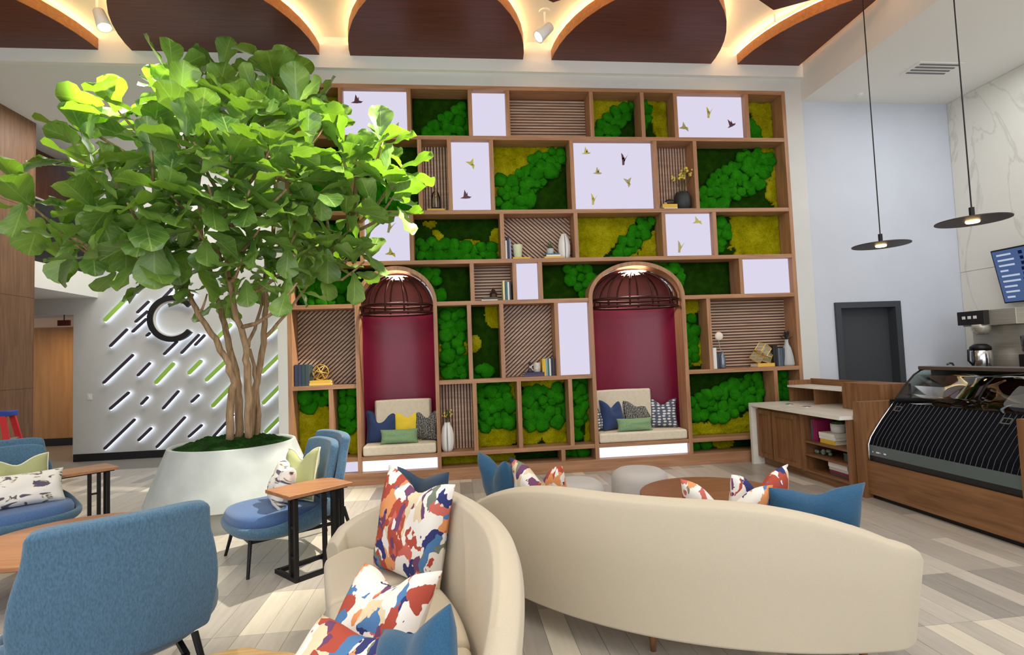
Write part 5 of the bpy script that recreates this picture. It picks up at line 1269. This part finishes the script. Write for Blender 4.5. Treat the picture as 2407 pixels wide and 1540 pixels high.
tb = thing('storage_box', 'small dark green box at the right of the middle counter shelf', 'box', (4.28, -1.76, .308))
MB().box(-.07, .07, -.07, .07, 0, .075).build('body', mat('dark_green_box', (62,80,74), .6), tb, bevel=.004); MB().box(-.073, .073, -.073, .073, .075, .095).build('lid', mat('dark_green_lid', (70,90,84), .6), tb, bevel=.004)
for k, (th_, rgb, lb) in enumerate([(.028, (84,60,60), 'brown book at the bottom of the lowest counter shelf stack'), (.03, (120,40,66), 'wine red book in the lowest counter shelf stack'), (.03, (200,196,188), 'pale grey book in the lowest counter shelf stack'), (.05, (244,238,232), 'thick white book on top of the lowest counter shelf stack')]):
    book((4.20, -1.63+.01*k, .124+[0,.029,.06,.091][k]), th_, .30, .2, rgb, lb, 'flat', rz=RZ)

# ================================================================== PASTRY CASE
pc = thing('pastry_case', 'curved glass pastry display case in a walnut surround', 'display case', (4.21, -2.8, 0))
PI_ = Matrix.Translation(pc.location).inverted()
def pcp(mb, nm, m, par=pc, **k):
    o = mb.build(nm, m, par, **k); o.matrix_parent_inverse = PI_ if par is pc else Matrix.Identity(4); return o
Y0, Y1 = -3.56, -2.04
pcp(MB().box(4.21, 5.05, Y0-.09, -1.93, .05, .385), 'wood_base', CWY)
pcp(MB().box(4.26, 5.05, Y0-.05, -1.95, 0, .05), 'toe_recess', M_BLACK)
pcp(MB().box(4.17, 5.05, -2.02, -1.925, 0, .985), 'end_panel', CWZ)
pcp(MB().box(4.20, 5.05, Y0-.10, Y0-.01, 0, .985), 'end_panel', CWZ)
prof = [(4.235,.385),(4.23,.445),(4.232,.55),(4.265,.625),(4.32,.70),(4.395,.795),(4.48,.89),(4.55,.97),(4.62,1.06),(4.69,1.14),(4.80,1.245),(4.88,1.29),(4.95,1.305)]
def strip(i0, i1, y0, y1, off=0): return MB().add([(x_+off, y_, z_) for x_, z_ in prof[i0:i1+1] for y_ in (y0, y1)], [(2*k, 2*k+1, 2*k+3, 2*k+2) for k in range(i1-i0)])
M_BLKP = mat('case_black', (14,15,18), .35)
pcp(strip(0, 1, Y0, Y1), 'kick_plate', M_BLKP, solid=.008)
gb = pcp(strip(1, 2, Y0, Y1), 'grey_panel', mat('case_grey_panel', (92,106,106), .3, metal=.2), solid=.008)
# small maker lettering on the grey panel
lt = MB()
for k, w_ in enumerate((.010, .055, .012, .03)): lt.box(4.224, 4.2255, -2.09-.04*k*1.2-w_, -2.09-.04*k*1.2, .478, .492)
o = pcp(lt, 'lettering', M_WHITE); o['kind'] = 'stuff'
# night curtain: narrow dark laths behind the glass
M_LATH = mat('dark_lath', (10,12,22), .6, spec=.08)
n_l = 32; pw = (Y1-Y0)/n_l
for k in range(n_l):
    pcp(strip(2, 7, Y0+pw*k+.004, Y0+pw*(k+1)-.004, .008), 'curtain_lath', M_LATH, solid=.006)
    if k: pcp(MB().tube([(x_+.003, Y0+pw*k, z_) for x_, z_ in prof[2:8]], .0017, 4), 'curtain_cord', mat('cord_grey', (96,98,94), .5))
pcp(MB().box(4.57, 4.60, Y0, Y1, .955, .99), 'curtain_rail', mat('rail_brown', (52,44,42), .4))
MG = pane_mat('case_glass', (226,236,230), 1.6)
pcp(strip(7, 11, Y0, Y1), 'front_glass', MG, solid=.006, smooth=True)
for y_ in (Y1, Y0): pcp(MB().tube([(x_-.004, y_, z_) for x_, z_ in prof[:8]], .010, 8), 'edge_trim', M_CHROME, smooth=True)
for y_ in (Y1, Y0): pcp(MB().tube([(x_, y_, z_) for x_, z_ in prof[7:]], .009, 8), 'edge_trim', M_BLACK, smooth=True)
pcp(MB().box(4.86, 5.04, Y0-.02, Y1+.01, 1.295, 1.335), 'top_bar', mat('case_top', (120,112,104), .3, metal=.8), bevel=.008)
pcp(MB().box(5.0, 5.04, Y0, Y1, .39, 1.295), 'rear_door', mat('rear_glass', (120,128,124), .1, trans=.5))
pcp(MB().box(4.5, 5.0, Y0, Y1, .39, .40), 'deck', M_BLKP)
for z_ in (1.0,): pcp(MB().box(4.66, 4.98, Y0+.02, Y1-.02, z_, z_+.012), 'inner_shelf', MG)
pcp(MB().box(4.5, 4.99, Y1-.006, Y1, .40, 1.0), 'side_glass', mat('dark_side', (24,26,28), .3))
for y_ in (Y1-.14, Y0+.30):
    h_ = thing('curtain_catch', 'small metal catch on the dark curtain, %s' % ('at the left end' if y_ > -2.5 else 'near the right end'), 'catch', (4.455, y_, .90))
    MB().box(-.006, 0, -.04, .04, -.008, .0).box(-.006, 0, -.04, .04, .045, .052).box(-.006, 0, -.04, -.034, -.008, .052).box(-.006, 0, .034, .04, -.008, .052).build('frame', mat('catch_grey', (96,98,92), .4), h_)
    h_.rotation_euler = (0, .72, 0)
# blank paper tray liners inside the case
for k, (y_, x_) in enumerate([(-2.35, 4.80), (-3.05, 4.82)]):
    pl = thing('paper_liner', ['white paper liner at the left of the case shelf', 'large white paper liner at the right of the case shelf'][k], 'paper', (x_, y_, 1.013)); MB().box(-.13, .13, -.2, .2 if k == 0 else .26, 0, .004).build('sheet', M_WHITE, pl)

# ================================================================== BACK BAR
bb = thing('back_bar', 'low back counter along the marble wall', 'counter', (7.25, -2.2, 0))
def bp_(mb, nm, m, **k): o = mb.build(nm, m, bb, **k); o.matrix_parent_inverse = Matrix.Translation(bb.location).inverted()
bp_(MB().box(6.78, 7.58, -4.4, -.05, .99, 1.03), 'stone_top', M_QUARTZ); bp_(MB().box(6.82, 7.58, -4.4, -.05, 0, .99), 'carcass', CWZ)
br = thing('coffee_brewer', 'stainless coffee brewer with a thermal server under its spout', 'coffee machine', (7.0, -.83, 1.03))
MB().box(.06, .42, -.36, .36, .74, .95).build('top_housing', M_STEEL, br, bevel=.008)
MB().box(.20, .42, -.36, .36, 0, .74).build('rear_column', M_STEEL, br, bevel=.008)
MB().box(-.16, .20, -.34, .34, 0, .16).build('base', mat('brewer_black', (22,22,30), .35), br, bevel=.006)
MB().box(-.02, .06, -.02, .36, .76, .945).build('control_panel', mat('panel_black', (34,28,28), .4), br, bevel=.005)
for y_ in (.08, .16, .24): MB().box(-.03, -.02, y_, y_+.04, .84, .88).build('button', M_WHITE, br)
MB().box(-.166, -.16, -.06, .12, .06, .11).build('badge', M_WHITE, br)
MB().lathe([(.06,0),(.10,.06),(.105,.10),(.105,.14)], (.06,.1,.62), 20).build('brew_funnel', M_STEEL, br, smooth=True)
sv = thing('thermal_server', 'steel coffee server with black lid standing in the brewer', 'server', (7.03, -.72, 1.19))
MB().lathe([(.11,0),(.125,.02),(.125,.24),(.11,.26)], n=28).build('body', M_CHROME, sv, smooth=True); MB().lathe([(.12,.26),(.115,.30),(.07,.335),(.03,.34)], n=24).build('lid', M_BLACK, sv, smooth=True)
MB().tube([(-.12,0,.28),(-.18,0,.26),(-.19,0,.12),(-.13,0,.06)], .014, 8).build('handle', M_BLACK, sv, smooth=True)
gd = thing('coffee_grinder', 'dark coffee grinder cut by the right edge of the picture', 'grinder', (7.0, -1.42, 1.03))
MB().box(-.1, .16, -.11, .11, 0, .36).build('body', M_BLACK, gd, bevel=.01); MB().lathe([(.07,.36),(.11,.40),(.12,.58),(.03,.60)], n=18).build('hopper', mat('smoked_plastic', (54,48,46), .2), gd, smooth=True)
fc = thing('faucet', 'small dark tap on the back counter left of the brewer', 'faucet', (7.0, -.34, 1.03))
MB().tube([(0,0,0),(0,0,.2),(-.02,0,.235),(-.06,0,.24),(-.1,0,.22)], .014, 8).build('spout', mat('tap_grey', (90,88,84), .3, metal=.6), fc, smooth=True); MB().lathe([(.03,0),(.03,.02)], n=14).build('flange', M_CHROME, fc)
# menu screen: tilted forward from the marble wall
tv = thing('menu_screen', 'blue menu screen with pale text lines on the marble wall', 'screen', (7.44, -1.30, 2.43)); tv.rotation_euler = (0, radians(-12), 0)
MB().box(-.02, .03, -.62, .62, -.37, .37).build('housing', M_BLACK, tv, bevel=.006)
sc_ = MB().box(-.026, -.02, -.60, .60, -.35, .35).build('display', emis('screen_blue', (98,124,178), .55), tv)
q = random.Random(5); wl = MB(); dl = MB()
for col in range(3):
    for rr_ in range(9):
        y_ = .55-.38*col; z_ = .29-.072*rr_
        wl.box(-.028, -.026, y_-q.uniform(.10,.24), y_, z_-.012, z_+.012)
        dl.box(-.028, -.026, y_-.33, y_-q.uniform(.26,.29), z_-.022, z_+.022)
wl.build('text_lines', emis('screen_text', (204,216,236), .8), sc_)['kind'] = 'stuff'; dl.build('price_blocks', emis('screen_dark', (34,44,92), .4), sc_)['kind'] = 'stuff'
MB().box(.03, .14, -.08, .08, -.08, .08).build('bracket', M_BLACK, tv)
